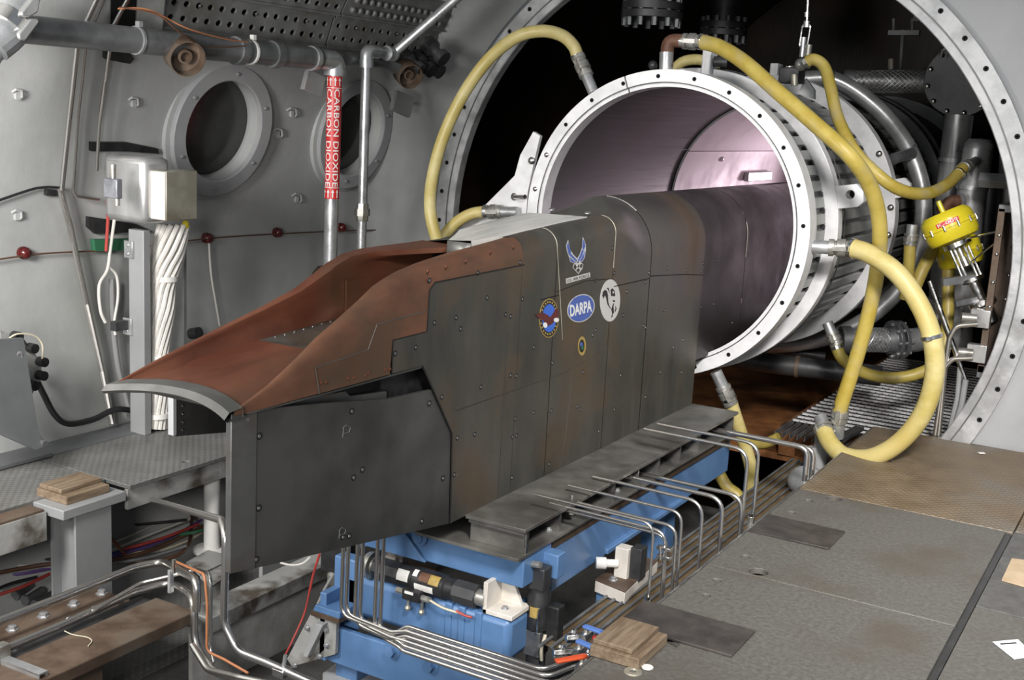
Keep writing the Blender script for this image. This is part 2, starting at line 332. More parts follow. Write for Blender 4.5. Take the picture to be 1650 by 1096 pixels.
def lathe_mesh(name, prof, mat_, seg=12, ang=35):
    mb = MB(); mb.lathe((0, 0, 0), (0, 0, 1), prof, seg); return mesh_of(mb, name, mat_, ang=ang)
hexbolt = lathe_mesh('bolt', [(0, 0), (1.5, 0), (1.5, 0.25), (1.0, 0.25), (1.0, 1.0), (0.8, 1.1), (0, 1.1)], m_galv, 6)
capbolt = lathe_mesh('bolt', [(0, 0), (1.0, 0), (1.0, 0.5), (0.85, 0.62), (0.35, 0.62), (0.35, 0.3), (0, 0.3)], m_dpipe, 10)
domebolt = lathe_mesh('bolt', [(0, 0), (1.0, 0), (0.95, 0.35), (0.6, 0.7), (0, 0.85)], m_chrome, 10)
darkhole = lathe_mesh('bolt_hole', [(1.0, 0), (1.0, 0.05), (0.8, 0.12), (0.7, 0.02), (0, 0.02)], m_gap, 10)
_mb = MB(); _mb.lathe((0, 0, 0), (0, 0, 1), [(1.0, 0), (1.0, 0.06), (0.92, 0.1), (0.78, 0.03), (0.55, 0.02)], 12, closed=False); _mb.mi = 1; _mb.lathe((0, 0, 0), (0, 0, 1), [(0.55, 0.02), (0.5, 0.14), (0.2, 0.16), (0.18, 0.1), (0, 0.1)], 8, closed=False)
countersunk = mesh_of(_mb, 'bolt', [m_gap, m_pipe])
copperbolt = lathe_mesh('bolt', [(0, 0), (1.0, 0), (0.95, 0.35), (0.6, 0.6), (0, 0.7)], m_copper, 8)

# ================================================================ THE SETTING
WX, WZ, WR = -2.505, 0.875, 2.078          # chamber axis and wall radius
def cylp(th, y, r=WR): return Vector((WX+r*cos(th), y, WZ+r*sin(th)))
def on_wall(u, v, off=0.0):                # where a measured direction meets the curved wall
    d = ray(u, v); ox, oz = CAM.x-WX, CAM.z-WZ; r = WR-off
    a = d.x**2+d.z**2; b = 2*(ox*d.x+oz*d.z); c = ox*ox+oz*oz-r*r
    t = (-b+sqrt(max(b*b-4*a*c, 0)))/(2*a); return CAM+d*t
def wall_n(p): return Vector((WX-p.x, 0, WZ-p.z)).normalized()

PORT = [(on_wall(352, 208), .262), (on_wall(566, 214), .25)]
mb = MB(); vs = []; A_ = [radians(a) for a in [92+1.5*i for i in range(109)]]
Ys = [.2, .6, 1.0, 1.5, 2, 2.5, 3.0, 3.4]+[3.8+.06*i for i in range(41)]+[6.33, 6.45]
wr = lambda y: interp([(5.98, WR), (6.48, 1.85)], y)
vs = [cylp(a, y, wr(y)) for y in Ys for a in A_]; m_ = len(A_); fs = []
for i in range(len(Ys)-1):
    for k in range(m_-1):
        f = (i*m_+k, i*m_+k+1, (i+1)*m_+k+1, (i+1)*m_+k)
        if not any((vs[q]-c).length < r+.012 for q in f for c, r in PORT): fs.append(f)
mb.add(vs, fs); wall_left = struct('wall_left', mb, m_wall, ang=60)
mb = MB(); n = 60
def ann(a0, a1, r0, r1, y, n=40):
    for i in range(n):
        t0, t1 = radians(a0+(a1-a0)*i/n), radians(a0+(a1-a0)*(i+1)/n)
        mb.add([cylp(t0, y, r0), cylp(t1, y, r0), cylp(t1, y, r1), cylp(t0, y, r1)], [(0, 1, 2, 3)])
ann(-90, 88, 1.82, 3.6, 6.515)
wall_back = struct('wall_back', mb, m_wall2)
mb = MB(); ann(80, 270, 1.84, 2.3, 6.525); struct('wall_back', mb, m_wall)
mb = MB(); mb.loft([[cylp(radians(a), y, 2.35) for a in range(0, 361, 6)] for y in (6.53, 8, 9.5, 11.6)])
mb.lathe((WX, 11.6, WZ), (0, 1, 0), [(0.0, 0), (2.37, 0)], 60, closed=False); struct('wall_plenum', mb, m_plenum, ang=60)
# the wall's own marks: welded clips left on the paint, weld seam
# right hand floor
GX0, GX1 = -1.385, -0.503
sub = MB(); sub.box((GX0+0.01, 1.2, -0.16), (1.6, 6.45, -0.10)); floor = struct('floor', sub, m_dpipe)
def fplate(name, x0, y0, x1, y1, m, holes=(), slots=(), z=0.0, th=0.025, bev=0.003, label=None):
    o = [(x0, y0), (x1, y0), (x1, y1), (x0, y1)]
    pm = plate_holes(o, [ngon(hx, hy, r, 14) for hx, hy, r in holes]+list(slots), (1, 0, 0), (0, 1, 0), (0, 0, 1), th); shift(pm, (0, 0, z))
    return part(name, pm, m, floor, label, bevel=bev)
fplate('floor_plate', GX0, 1.3, GX1-0.006, 3.934, m_floor, [(-1.30, 3.81, 0.017), (-1.28, 3.66, 0.016)], [[(p.x, p.y) for p in [at(u, v, Z=0) for u, v in ((1062, 1030), (1090, 1043), (1097, 1037), (1068, 1026))]]])
fplate('floor_plate', GX0, 3.94, GX1-0.006, 5.072, m_floor, [(-1.205, 3.985, 0.036), (-1.295, 4.1, 0.018), (-1.216, 5.03, 0.034), (-1.3, 4.93, 0.02), (-1.31, 4.72, 0.018)])
fplate('floor_plate', GX0, 5.078, GX1+0.02, 6.47, m_brownplate, label='brown tread floor plate')
fplate('floor_plate', GX1+0.026, 5.1, 1.55, 6.47, m_brownplate)
fplate('floor_plate', GX1+0.022, 4.16, 1.55, 5.09, m_blackplate, label='black floor plate')
fplate('floor_plate', GX1+0.022, 1.3, 1.55, 4.15, m_floor)
for (x0, y0, x1, y1, nm) in ((-1.43, 3.25, -1.04, 3.47, 'cover_plate'), (-1.378, 4.37, -1.055, 4.61, 'cover_plate')):
    fplate(nm, x0, y0, x1, y1, m_darkplate, z=0.009, th=0.009, bev=0.002, label='small dark cover plate')
mb = MB(); mb.box((GX1-0.004, 1.3, -0.02), (GX1+0.018, 5.07, -0.008)); part('joint_strip', mb, m_dpipe, floor)
mb = MB(); mb.box((GX0-0.008, 1.3, -0.09), (GX0+0.0, 6.45, 0.0)); part('floor_edge', mb, m_edge, floor)
# pit below, and its lower tread plate
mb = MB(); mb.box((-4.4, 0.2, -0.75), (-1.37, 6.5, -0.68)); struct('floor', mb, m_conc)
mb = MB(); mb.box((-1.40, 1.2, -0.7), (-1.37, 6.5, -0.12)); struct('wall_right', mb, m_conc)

# bolted ring frame round the opening to the plenum
t = thing('bulkhead_flange', 'big bolted white ring flange round the opening into the dark plenum', 'flange', (WX, 6.4, WZ-1.84))
mb = MB(); mb.lathe((WX, 6.5, WZ), (0, -1, 0), [(1.845, -0.01), (1.845, 0.05), (1.715, 0.05), (1.71, 0.045), (1.71, -0.02), (1.79, -0.02), (1.79, -0.01)], 120)
part('ring', mb, m_flange, t)
mb = MB(); mb.lathe((WX, 6.45, WZ), (0, -1, 0), [(1.762, 0), (1.762, 0.006), (1.755, 0.006), (1.755, 0)], 120); part('seal_bead', mb, m_lip, t)
for k in range(60):
    a = 2*pi*k/60; put('bolt_hole', darkhole, t, cylp(a, 6.448, 1.812), (0, -1, 0), 0, 0.014)
# plenum floor: rusted plate and open grating
t = thing('rust_deck', 'rust orange deck plate under the nozzle barrel beside the grating', 'deck', (-2.2, 8, -0.32))
mb = MB(); mb.box((-3.6, 6.62, -0.34), (-1.2, 11.2, -0.3)); part('deck_plate', mb, m_rustorange, t)
mb = MB(); mb.box((-1.95, 6.6, -0.3), (-1.85, 11, -0.12)); part('bearer', mb, m_rustorange, t)
t = thing('grating', 'open steel walkway grating in front of the valve rack', 'grating', (-1.2, 7.6, -0.1))
y0, y1, x0, x1 = 6.53, 9.0, -1.86, -0.72
bmesh_b = MB().box((-0.0025, y0-7.6, 0.012), (0.0025, y1-7.6, 0.04)); me_b = mesh_of(bmesh_b, 'bearing_bar', m_pipe)
k = 0; x = x0
while x < x1: put('bearing_bar', me_b, t, (x, 7.6, -0.1)); x += 0.042
me_c = mesh_of(MB().box((x0+1.29, -0.0065, 0.034), (x1+1.29, 0.0065, 0.046)), 'cross_rod', m_cross)
y = y0
while y < y1: put('cross_rod', me_c, t, (-1.29, y, -0.1)); y += 0.092

# portholes
def porthole(name, u, v, ro, ri, label):
    p = on_wall(u, v); n = wall_n(p); n = Vector((n.x, 0, n.z*.8)).normalized()
    win = struct(name, MB().lathe(p, n, [(ri+.002, -0.12), (ri+.03, -0.12), (ro+0.03, -0.03), (ro+0.025, 0.02), (ro, 0.026), (ri+.002, 0.026)], 56), m_wall)
    win['label'] = label
    mb = MB(); mb.lathe(p, n, [(ro, -0.05), (ro, 0.044), (ro-0.006, 0.05), (ri+0.012, 0.05), (ri+0.004, 0.044), (ri, -0.11), (ri+0.001, -0.11), (ri+0.0015, -0.05)], 56)
    part('window_frame', mb, m_wall2, win)
    mb = MB(); mb.lathe(p, n, [(0, -0.05), (ri, -0.05), (ri, -0.062), (0, -0.062)], 48); part('pane', mb, m_glass, win)
    A, B, Z = frame(n)
    for k in range(6):
        a = 2*pi*k/6+0.45; put('bolt', hexbolt, win, p+(A*cos(a)+B*sin(a))*(ro-0.05)+n*0.049, n, 0, 0.009)
porthole('window_1', 352, 208, 0.355, 0.262, 'left porthole nearest the cable box')
porthole('window_2', 566, 214, 0.34, 0.25, 'porthole behind the two vertical pipes')

# left walkway
t = thing('walkway', 'worn grey tread plate walkway along the left wall', 'walkway', (-4.0, 4, -0.05))
def wplate(x0, y0, x1, y1, m=m_treadgrey, z=0.0, nm='tread_plate', th=0.018, holes=()):
    pm = plate_holes([(x0, y0), (x1, y0), (x1, y1), (x0, y1)], [ngon(a, b, r, 12) for a, b, r in holes], (1, 0, 0), (0, 1, 0), (0, 0, 1), th); shift(pm, (0, 0, z)); return part(nm, pm, m, t, bevel=0.002)
wplate(-4.38, 3.24, -3.65, 6.44, holes=[(-3.72, 3.62, 0.016), (-3.74, 4.2, 0.016)]); wplate(-4.38, 0.8, -3.79, 3.232); wplate(-3.785, 0.8, -3.70, 2.86, m_rust, -0.01)
mb = MB(); mb.bar((-3.675, 3.24, -0.065), (-3.675, 6.4, -0.065), 0.02, 0.09); mb.bar((-3.72, 3.26, -0.065), (-3.72, 6.4, -0.065), 0.09, 0.015); part('edge_beam', mb, m_chip, t, bevel=0.003)
mb = MB(); mb.bar((-3.71, 0.9, -0.08), (-3.71, 2.87, -0.08), 0.025, 0.12); mb.bar((-3.78, 0.9, -0.135), (-3.78, 2.87, -0.135), 0.14, 0.015); part('edge_beam', mb, m_chip, t, bevel=0.003)
mb = MB(); mb.cyl((-4.12, 1.2, -0.2), (-4.12, 5.8, -0.2), 0.05, 16); part('pipe_bearer', mb, m_chip, t)
mb = MB(); mb.cyl((-3.74, 3.80, -0.68), (-3.74, 3.80, -0.03), 0.037, 20); mb.cyl((-3.74, 3.80, -0.48), (-3.74, 3.80, -0.465), 0.085, 20); part('support_post', mb, m_white, t)
mb = MB(); mb.box((-4.42, 0.8, -0.02), (-4.22, 6.4, 0.004)); struct('baseboard_left', mb, m_greydark)

t = thing('column', 'grey steel column under the walkway edge with a flat cap plate', 'column', (-3.71, 3.0, -0.68))
mb = MB(); mb.box((-3.84, 2.88, -0.045), (-3.615, 3.19, -0.004)); part('cap_plate', mb, m_grey, t, bevel=0.004)
mb = MB(); mb.box((-3.64, 2.945, -0.68), (-3.628, 3.125, -0.045)); mb.box((-3.78, 2.945, -0.68), (-3.77, 3.125, -0.045)); part('flange', mb, m_grey, t, bevel=0.003)
mb = MB(); mb.box((-3.77, 2.99, -0.68), (-3.64, 3.005, -0.045)); part('web', mb, m_grey, t)
t = thing('wood_block', 'pale wooden block on the grey column cap', 'block', (-3.75, 3.04, -0.004))
mb = MB(); mb.box((-3.835, 2.93, -0.004), (-3.655, 3.14, 0.03)); part('board', mb, m_wood, t, bevel=0.003)
mb = MB(); mb.box((-3.83, 2.94, 0.03), (-3.70, 3.14, 0.048)); part('board', mb, m_wood, t, bevel=0.003)
# pit: bolted rust beams
t = thing('bolted_beam', 'rusty brown bolted steel beam in the lower left pit', 'beam', (-3.2, 2.4, -0.68))
mb = MB(); mb.box((-3.24, 1.7, -0.345), (-3.03, 3.0, -0.30)); part('top_flange', mb, m_rust, t, bevel=0.004)
mb = MB(); mb.box((-3.18, 1.7, -0.68), (-3.10, 2.62, -0.345)); part('web', mb, m_rust, t)
mb = MB(); mb.box((-3.55, 1.7, -0.36), (-3.33, 2.98, -0.335)); part('splice_plate', mb, m_rust, t, bevel=0.003)
mb = MB(); mb.box((-3.55, 1.7, -0.68), (-3.48, 2.9, -0.36)); part('web', mb, m_chip, t)
for u, v in ((20, 1009), (70, 988), (119, 969), (164, 951)): put('bolt', hexbolt, t, at(u, v+6, Z=-0.335), (0, 0, 1), 0.3, 0.016)
for u, v in ((27, 1040), (68, 1018), (110, 998), (150, 981), (188, 966)): put('bolt', domebolt, t, at(u, v, Z=-0.31), (0, 0, 1), 0.3, 0.013)
mb = MB(); mb.box((-3.33, 1.7, -0.345), (-3.25, 3.0, -0.318)); part('channel', mb, m_dpipe, t, bevel=0.002)
t = thing('clamp_rail', 'bright slotted channel rail end at the near end of the rusty beam', 'rail', (-3.1, 2.25, -0.30))
a, b = at(8, 1068, Z=-0.30), at(70, 1092, Z=-0.30)
mb = MB(); mb.bar(a+Vector((0, 0, 0.015)), b+Vector((0, 0, 0.015)), 0.034, 0.006); d = (b-a).normalized(); sd = Vector((-d.y, d.x, 0))*0.015
for s_ in (-1, 1): mb.bar(a+sd*s_, b+sd*s_, 0.004, 0.032)
part('channel', mb, m_galv, t)
mb = MB(); mb.obox(a+Vector((-0.02, 0, 0.03)), (0.02, 0, 0), (0, 0.025, 0), (0, 0, 0.03)); part('clamp', mb, m_coup, t, bevel=0.003)
t = thing('pit_channel', 'pale stained channel beam along the pit below the pylon plate', 'beam', (-3.08, 3.8, -0.42))
mb = MB(); mb.box((-3.15, 3.06, -0.415), (-3.02, 4.7, -0.35)); part('channel', mb, m_chip, t, bevel=.004)
t = thing('pit_side_plate', 'mottled pale grey plate below the pit channel, left of the blue stand', 'plate', (-3.07, 3.8, -0.68))
mb = MB(); mb.box((-3.09, 3.02, -0.68), (-3.07, 4.7, -0.415)); part('plate', mb, m_pale, t)
t = thing('pit_back_plate', 'light grey plate standing behind the pit channel under the pylon', 'plate', (-3.3, 3.8, -0.68))
mb = MB(); mb.box((-3.32, 3.66, -0.68), (-3.30, 4.8, -0.16)); part('plate', mb, m_wall2, t)
t = thing('pit_flat_plate', 'small pale flat plates beside the tall tube in the pit', 'plate', at(330, 905, Z=-.45))
for px in (((300, 906), (335, 886), (362, 893), (362, 906), (322, 925)), ((322, 928), (362, 909), (362, 930), (340, 945))): mb = MB(); mb.prism([at(u, v, Z=-.45) for u, v in px], (0, 0, -.012)); part('flat_plate', mb, m_chip, t, bevel=.001)
t = thing('white_plate', 'white painted plate with a bolt, low in the pit before the blue frame', 'plate', (-2.4, 3.0, -0.6))
p = [at(520, 1085, Z=-0.55), at(560, 1055, Z=-0.55), at(690, 1092, Z=-0.55), at(690, 1130, Z=-0.55), at(520, 1130, Z=-0.55)]
mb = MB(); mb.prism(p, (0, 0, -0.03)); part('plate', mb, m_wall2, t); put('bolt', hexbolt, t, at(545, 1078, Z=-0.55), (0, 0, 1), 0, 0.012)
t = thing('pit_tread_plate', 'lower tread plate in the pit under the loose cables', 'plate', (-3.7, 3, -0.68))
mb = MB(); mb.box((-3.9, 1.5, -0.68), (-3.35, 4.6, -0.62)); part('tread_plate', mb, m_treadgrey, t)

# ================================================================ TEST MODEL
CX = -2.31
MY = lambda *a: None
tm = thing('scramjet_test_model', 'dark steel and copper test model with scooped inlet reaching out of the ring', 'engine model', (CX, 3.6, 0.2))
zr = [(2.20, .797), (2.33, .845), (2.44, .89), (2.55, .94), (2.69, .99), (2.8, 1.03), (2.88, 1.065), (2.97, 1.09), (3.1, 1.112), (3.26, 1.128), (3.55, 1.15), (3.7, 1.163), (4.16, 1.19), (4.42, 1.198), (4.60, 1.228), (4.79, 1.25), (7.6, 1.25)]
zrl = [(2.20, .803), (2.41, .858), (2.6, .905), (2.77, .948), (2.93, .995), (3.0, 1.03), (3.1, 1.078), (3.2, 1.102), (3.38, 1.105), (3.55, 1.105), (3.81, 1.112), (3.96, 1.135), (4.5, 1.162), (4.79, 1.25), (7.6, 1.25)]
hw = [(2.20, .222), (2.33, .232), (2.55, .24), (7.6, .24)]
def section(y, n=10, zt_=None):
    """right half of the outer skin above the side: list of (x offset, z) from the side up to the crown"""
    w_, z_ = interp(hw, y), interp(zt_ or zr, y)
    t_ = min(max((y-4.40)/0.39, 0), 1); t_ = t_*t_*(3-2*t_); r = lerp(0.07, w_, t_); r = min(r, w_)
    return [(w_-r+r*cos(a), z_-r+r*sin(a)) for a in [pi/2*k/n for k in range(n+1)]]
def skin_rows(ys, zlo, full):
    rows = []
    for y in ys:
        sec = section(y); lo = zlo(y); R = [(sec[0][0], lo), (sec[0][0], lerp(lo, sec[0][1], .5)), (sec[0][0], sec[0][1]-.008)]+sec
        R = [(x, max(z, lo)) for x, z in R]
        if full:
            sl = section(y, 10, zrl); Q = [(sl[0][0], lo), (sl[0][0], lerp(lo, sl[0][1], .5)), (sl[0][0], sl[0][1]-.008)]+sl
            R = R+[(0.0, (R[-1][1]+Q[-1][1])/2)]+[(-x, max(z, lo)) for x, z in reversed(Q)]
        rows.append([Vector((CX+x, y, z)) for x, z in R])
    return rows
def rib_ys(a, b, n): return [a+(b-a)*i/n for i in range(n+1)]
# --- copper scoop: two side walls with outer skin, top bead and inner walls, plus the closed collar behind the opening
bead = 0.03
def inner(y):      # inner wall x offset at the rim and at the floor, floor height
    xf = interp([(2.20, .22), (2.45, .155), (2.70, .108), (3.2, .105), (3.7, .105)], y)
    zf = interp([(2.20, .797), (2.45, .828), (2.70, .862), (3.1, .885), (3.7, .90)], y)
    return xf, zf
def lo_copper(y): return interp([(2.20, .785), (2.44, .79), (2.86, .79), (2.862, .897), (3.045, .897), (3.05, 1.03), (3.08, 1.052), (3.64, 1.062)], y)
ys = [2.20, 2.26, 2.33, 2.40, 2.47, 2.55, 2.63, 2.70, 2.78, 2.855, 2.863, 2.92, 2.98, 3.044, 3.052, 3.08, 3.16, 3.26, 3.36, 3.46, 3.55, 3.6395]
def side_rows(s, ys):
    rows = []
    for y in ys:
        w_, z_ = interp(hw, y), interp(zr if s > 0 else zrl, y); r = min(0.055, max(0.004, (z_-0.80)*0.22)); xf, zf = inner(y); lo = min(lo_copper(y), z_-r-0.002)
        xt = interp([(3.2, w_-1.5*r), (3.53, .06), (3.62, .006)], y) if y > 3.2 and s < 0 else w_-1.5*r
        R = [(w_, lo), (w_, lerp(lo, z_-r, .5)), (w_, z_-r), (w_-.25*r, z_-.35*r), (w_-.75*r, z_), (xt, z_-.08*r), (xt-.004, z_-.4*r)]
        xi, zi = R[-1]; zf = min(zf, zi); xf = xf+(.045 if s < 0 and y > 2.4 else 0)
        if y < 3.25:
            xf = min(xf, xi-.001)
            for k in (0.18, .36, .55, .74, .9, 1): R.append((lerp(xi, xf, k**1.7), lerp(zi, zf, k)))
        else:
            R += [(lerp(xi, xf, .5), zi-.01), (xf, zi-.02)]+[(xf, lerp(zi-.02, zf, k)) for k in (.3, .6, .85, 1)]
        rows.append([Vector((CX+s*x, y, z)) for x, z in R])
    return rows
mb = MB(); mb.loft(side_rows(1, ys)); part('inlet_side', mb, m_copper2, tm, 'copper inlet side wall nearest the blue frame', ang=50)
mb = MB(); mb.loft(side_rows(-1, ys)); part('inlet_side', mb, m_copper, tm, 'copper inlet side wall beside the chamber wall', ang=50)
# inlet floor ramp
mb = MB(); rows = []
for y in [2.16, 2.25, 2.35, 2.45, 2.55, 2.64, 2.70]:
    xf, zf = inner(y); w_ = min(xf+.002+(.045 if y > 2.4 else 0), interp(hw, y)-.004)
    rows.append([Vector((CX+w_*k, max(y, 2.20+.055*(1-k*k)), zf+0.012*(1-k*k)*max(0, 1-(y-2.2)/.5))) for k in [-1+i/8 for i in range(17)]])
mb.loft(rows); part('inlet_ramp', mb, m_copper, tm, 'copper inlet ramp floor')
mb = MB(); rows = []
for y in (2.70, 2.9, 3.1, 3.4, 3.75): xf, zf = inner(y); rows.append([Vector((CX+x, y, zf)) for x in (-xf-.045, 0, xf)])
mb.loft(rows); part('throat_floor', mb, m_body, tm, 'dark steel floor of the inlet throat')
for k in range(9): put('bolt', domebolt, tm, Vector((CX-0.138, 2.76+k*.045, interp([(2.7, .862), (3.1, .885), (3.7, .9)], 2.76+k*.045))), (0, 0, 1), 0, 0.004)
mb = MB(); mb.obox((CX, 3.17, .893), (.10, 0, 0), (0, .05, 0), (0, 0, .005)); part('throat_strip', mb, m_white, tm, 'white strip across the inlet throat')
mb = MB(); mb.box((CX-.15, 3.12, .90), (CX-.144, 3.45, 1.01)); part('throat_liner', mb, m_copper, tm)
# leading edge
mb = MB(); rows = []
for i in range(25):
    k = -1+i/12; x = CX+.23*k; y = 2.178+.055*(1-k*k)+.012*0; z = .797+.018*(1-k*k)
    rows.append([Vector((x, y-.022, z-.013)), Vector((x, y-.004, z+.003)), Vector((x, y+.045, z+.008)), Vector((x, y+.05, z-.02)), Vector((x, y-.01, z-.022))])
mb.loft(rows, True); part('leading_edge', mb, m_lip, tm, 'grey metal leading edge lip')
# underside closing plate of the scoop
mb = MB(); mb.loft([[Vector((CX-interp(hw, y)+.002, y, .786)), Vector((CX+interp(hw, y)-.002, y, .786))] for y in (2.24, 2.6, 3.0, 3.4)]); part('belly_plate', mb, m_body2, tm, solid=.006)
# --- steel flank below and behind
def lo_steel(y): return interp([(2.863, .79), (3.03, .788), (3.221, .525), (3.236, .2), (5.44, .2)], y)
for s in (1, -1):
    mb = MB(); rows = []
    for y in (2.864, 2.92, 2.98, 3.03, 3.042, 3.0521, 3.08, 3.14, 3.2, 3.221, 3.2362, 3.3, 3.64):
        hi = interp([(2.864, .8965), (3.045, .8965), (3.052, 1.03), (3.08, 1.052), (3.64, 1.062)], y); lo = lo_steel(y); x = CX+s*(interp(hw, y)-.0005)
        rows.append([Vector((x, y, lo)), Vector((x, y, lerp(lo, hi, .5))), Vector((x, y, hi))])
    mb.loft(rows); part('flank_panel', mb, m_body, tm, 'forward steel flank panel')
def lo_mid(y): return 0.2
mb = MB(); rows = skin_rows([3.6401, 3.75, 3.9], lo_mid, True)
mb.loft(rows); part('shoulder_panel', mb, m_body, tm, ang=50)
mb = MB(); mb.loft(skin_rows([3.904, 4.1, 4.25, 4.40], lo_mid, True)); part('decal_panel', mb, m_body, tm, 'steel panel carrying the stickers', ang=50)
mb = MB(); mb.loft(skin_rows(rib_ys(4.404, 4.788, 8), lo_mid, True)); part('transition_panel', mb, m_body, tm, 'panel changing from flat top to round', ang=50)
mb = MB(); mb.loft(skin_rows([4.794, 5.1, 5.44], lo_mid, True)); part('centre_panel', mb, m_body, tm, ang=50)
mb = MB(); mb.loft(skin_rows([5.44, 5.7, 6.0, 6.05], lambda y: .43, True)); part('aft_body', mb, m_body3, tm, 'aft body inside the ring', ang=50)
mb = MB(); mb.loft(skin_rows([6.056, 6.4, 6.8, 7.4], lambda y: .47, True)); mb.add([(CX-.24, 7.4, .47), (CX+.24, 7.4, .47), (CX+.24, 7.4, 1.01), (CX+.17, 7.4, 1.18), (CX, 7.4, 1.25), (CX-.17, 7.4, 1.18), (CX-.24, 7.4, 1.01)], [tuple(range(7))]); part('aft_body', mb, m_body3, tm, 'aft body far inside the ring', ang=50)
mb = MB()
mb.box((CX-.232, 3.25, .2), (CX+.232, 5.44, .21)); mb.add([(CX-.238, 5.44, .2), (CX+.238, 5.44, .2), (CX+.238, 5.44, .6), (CX-.238, 5.44, .6)], [(0, 1, 2, 3)])
mb.box((CX-.232, 5.45, .43), (CX+.232, 7.38, .44)); part('underside', mb, m_body2, tm)
# seam beads wrapped over the skin
def seam(y, z0, name='seam_strip', w_=.004, m=m_seam, k0=0, k1=None, sl=0):
    sec = section(y, 14); P = [Vector((CX+x+.001, y+max(0, 1.1-z)*sl, z+.0)) for x, z in [(sec[0][0], z0)]+sec][k0:k1]
    mb = MB(); mb.tube(P, w_, 6); return part(name, mb, m, tm, 'bright seam over the skin')
seam(3.895, .74, w_=.002, m=m_zinc, sl=.25); seam(4.402, .985, w_=.0022, m=m_zinc); seam(4.791, 1.0, w_=.0035, k0=9); seam(6.053, .9, 'seam_strip', .0022, m_zinc, 0, 5)
def groove(pts, name='panel_joint', w_=.0022, m=m_gap, x=-2.0695):
    mb = MB(); P = [Vector((x, y, z)) for y, z in pts]; mb.tube(P, w_, 5); return part(name, mb, m, tm)
groove([(3.65, 1.062), (3.08, 1.053), (3.052, 1.03), (3.048, .9)]); groove([(3.79, .918), (3.93, .921)]); groove([(4.42, .905), (4.79, .905)]); groove([(4.79, .915), (5.2, .885), (5.44, .86)]); groove([(3.91, .935), (4.15, .955), (4.4, .94)], w_=.0015)
groove([(3.03, .788), (3.221, .525), (3.236, .2)], w_=.003); groove([(2.865, .79), (2.865, .896), (3.046, .898)], w_=.0018)
groove([(2.52, .79), (2.50, .868), (2.74, .885)], m=m_lip, w_=.0016); groove([(2.74, .885), (2.78, .955), (3.04, .965)], m=m_lip, w_=.0016); groove([(3.55, .2), (3.56, .83)], w_=.001, m=m_body2); groove([(4.05, .2), (4.1, .66)], w_=.001, m=m_body2)
groove([(3.24, .60), (4.0, .60), (4.4, .64)], w_=.001, m=m_body2)
# screws on the flank, measured
fs = [(692, 452), (770, 440), (838, 423), (700, 520), (735, 512), (742, 530), (815, 507), (823, 510), (785, 480), (842, 482), (670, 560), (637, 570), (823, 605), (832, 606), (775, 624), (890, 585), (888, 662), (930, 655), (935, 660), (830, 675), (860, 665), (955, 540), (960, 532), (1004, 508), (1037, 525), (1040, 528), (1000, 605), (965, 695), (832, 702), (826, 704), (765, 700), (732, 765), (825, 770), (885, 748), (990, 660), (1040, 640), (1064, 600), (1085, 560), (1100, 548), (987, 400), (990, 440), (1046, 440), (1075, 432), (1040, 455), (712, 640), (737, 706), (960, 452), (1010, 470), (1098, 600), (860, 560), (940, 600), (1070, 500)]
for u, v in fs:
    p = at(u, v, X=-2.07); 
    if p.y < 5.43 and p.z > .21: put('bolt', countersunk, tm, (-2.0702, p.y, p.z), (1, 0, 0), 0, 0.0095)
for u, v in ((1130, 437), (1133, 425), (1108, 436), (1155, 420), (1203, 412), (1206, 410), (1200, 475), (1150, 490), (1130, 495), (1180, 520)):
    p = at(u, v, X=-2.07); put('bolt', countersunk, tm, (-2.0702, p.y, p.z), (1, 0, 0), 0, 0.009)
for u, v in ((517, 617), (525, 616), (560, 610), (570, 609), (588, 605), (593, 601), (620, 596), (628, 595)):
    p = at(u, v, X=-2.071); put('bolt', copperbolt, tm, p, (1, 0, 0), 0, 0.006)
for u, v in ((828, 398), (791, 406), (751, 421), (719, 430), (690, 437)):
    p = at(u, v, X=-2.0725); put('bolt', copperbolt, tm, p, (1, 0, 0), 0, 0.006)
# pale recessed panel and bolts on the top
zt = lambda y: interp(zr, y)
zx = lambda x, y: lerp(interp(zrl, y), interp(zr, y), (x+.17)/.34)
PNL = [(3.48, .02, .12), (3.6, -.03, .15), (3.69, -.07, .155), (3.95, -.1, .16), (4.23, -.117, .165), (4.29, -.117, .165)]
mb = MB(); rows = []
for y, xa, xb in PNL: rows.append([Vector((CX+xa, y, zt(y)-.055)), Vector((CX+xa, y, zt(y)-.008))]+[Vector((CX+lerp(xa, xb, k), y, zt(y)-.005+.008*k)) for k in (.02, .33, .66, .98)]+[Vector((CX+xb, y, zt(y)-.03))])
mb.loft(rows); part('top_panel', mb, m_panel, tm, 'pale satin top panel behind the inlet')
mb = MB(); mb.loft([[Vector((CX+x, 3.476, zt(3.48)-.006-.06*k)) for x in (.02, .07, .12)] for k in (0, .5, 1)]); part('cowl_lip', mb, m_lip, tm, 'grey lip at the front of the pale top panel', solid=.004)
for x in (-.075, .097): put('bolt', domebolt, tm, (CX+x, 4.42, zt(4.42)-.002), (0, 0, 1), 0, .014)
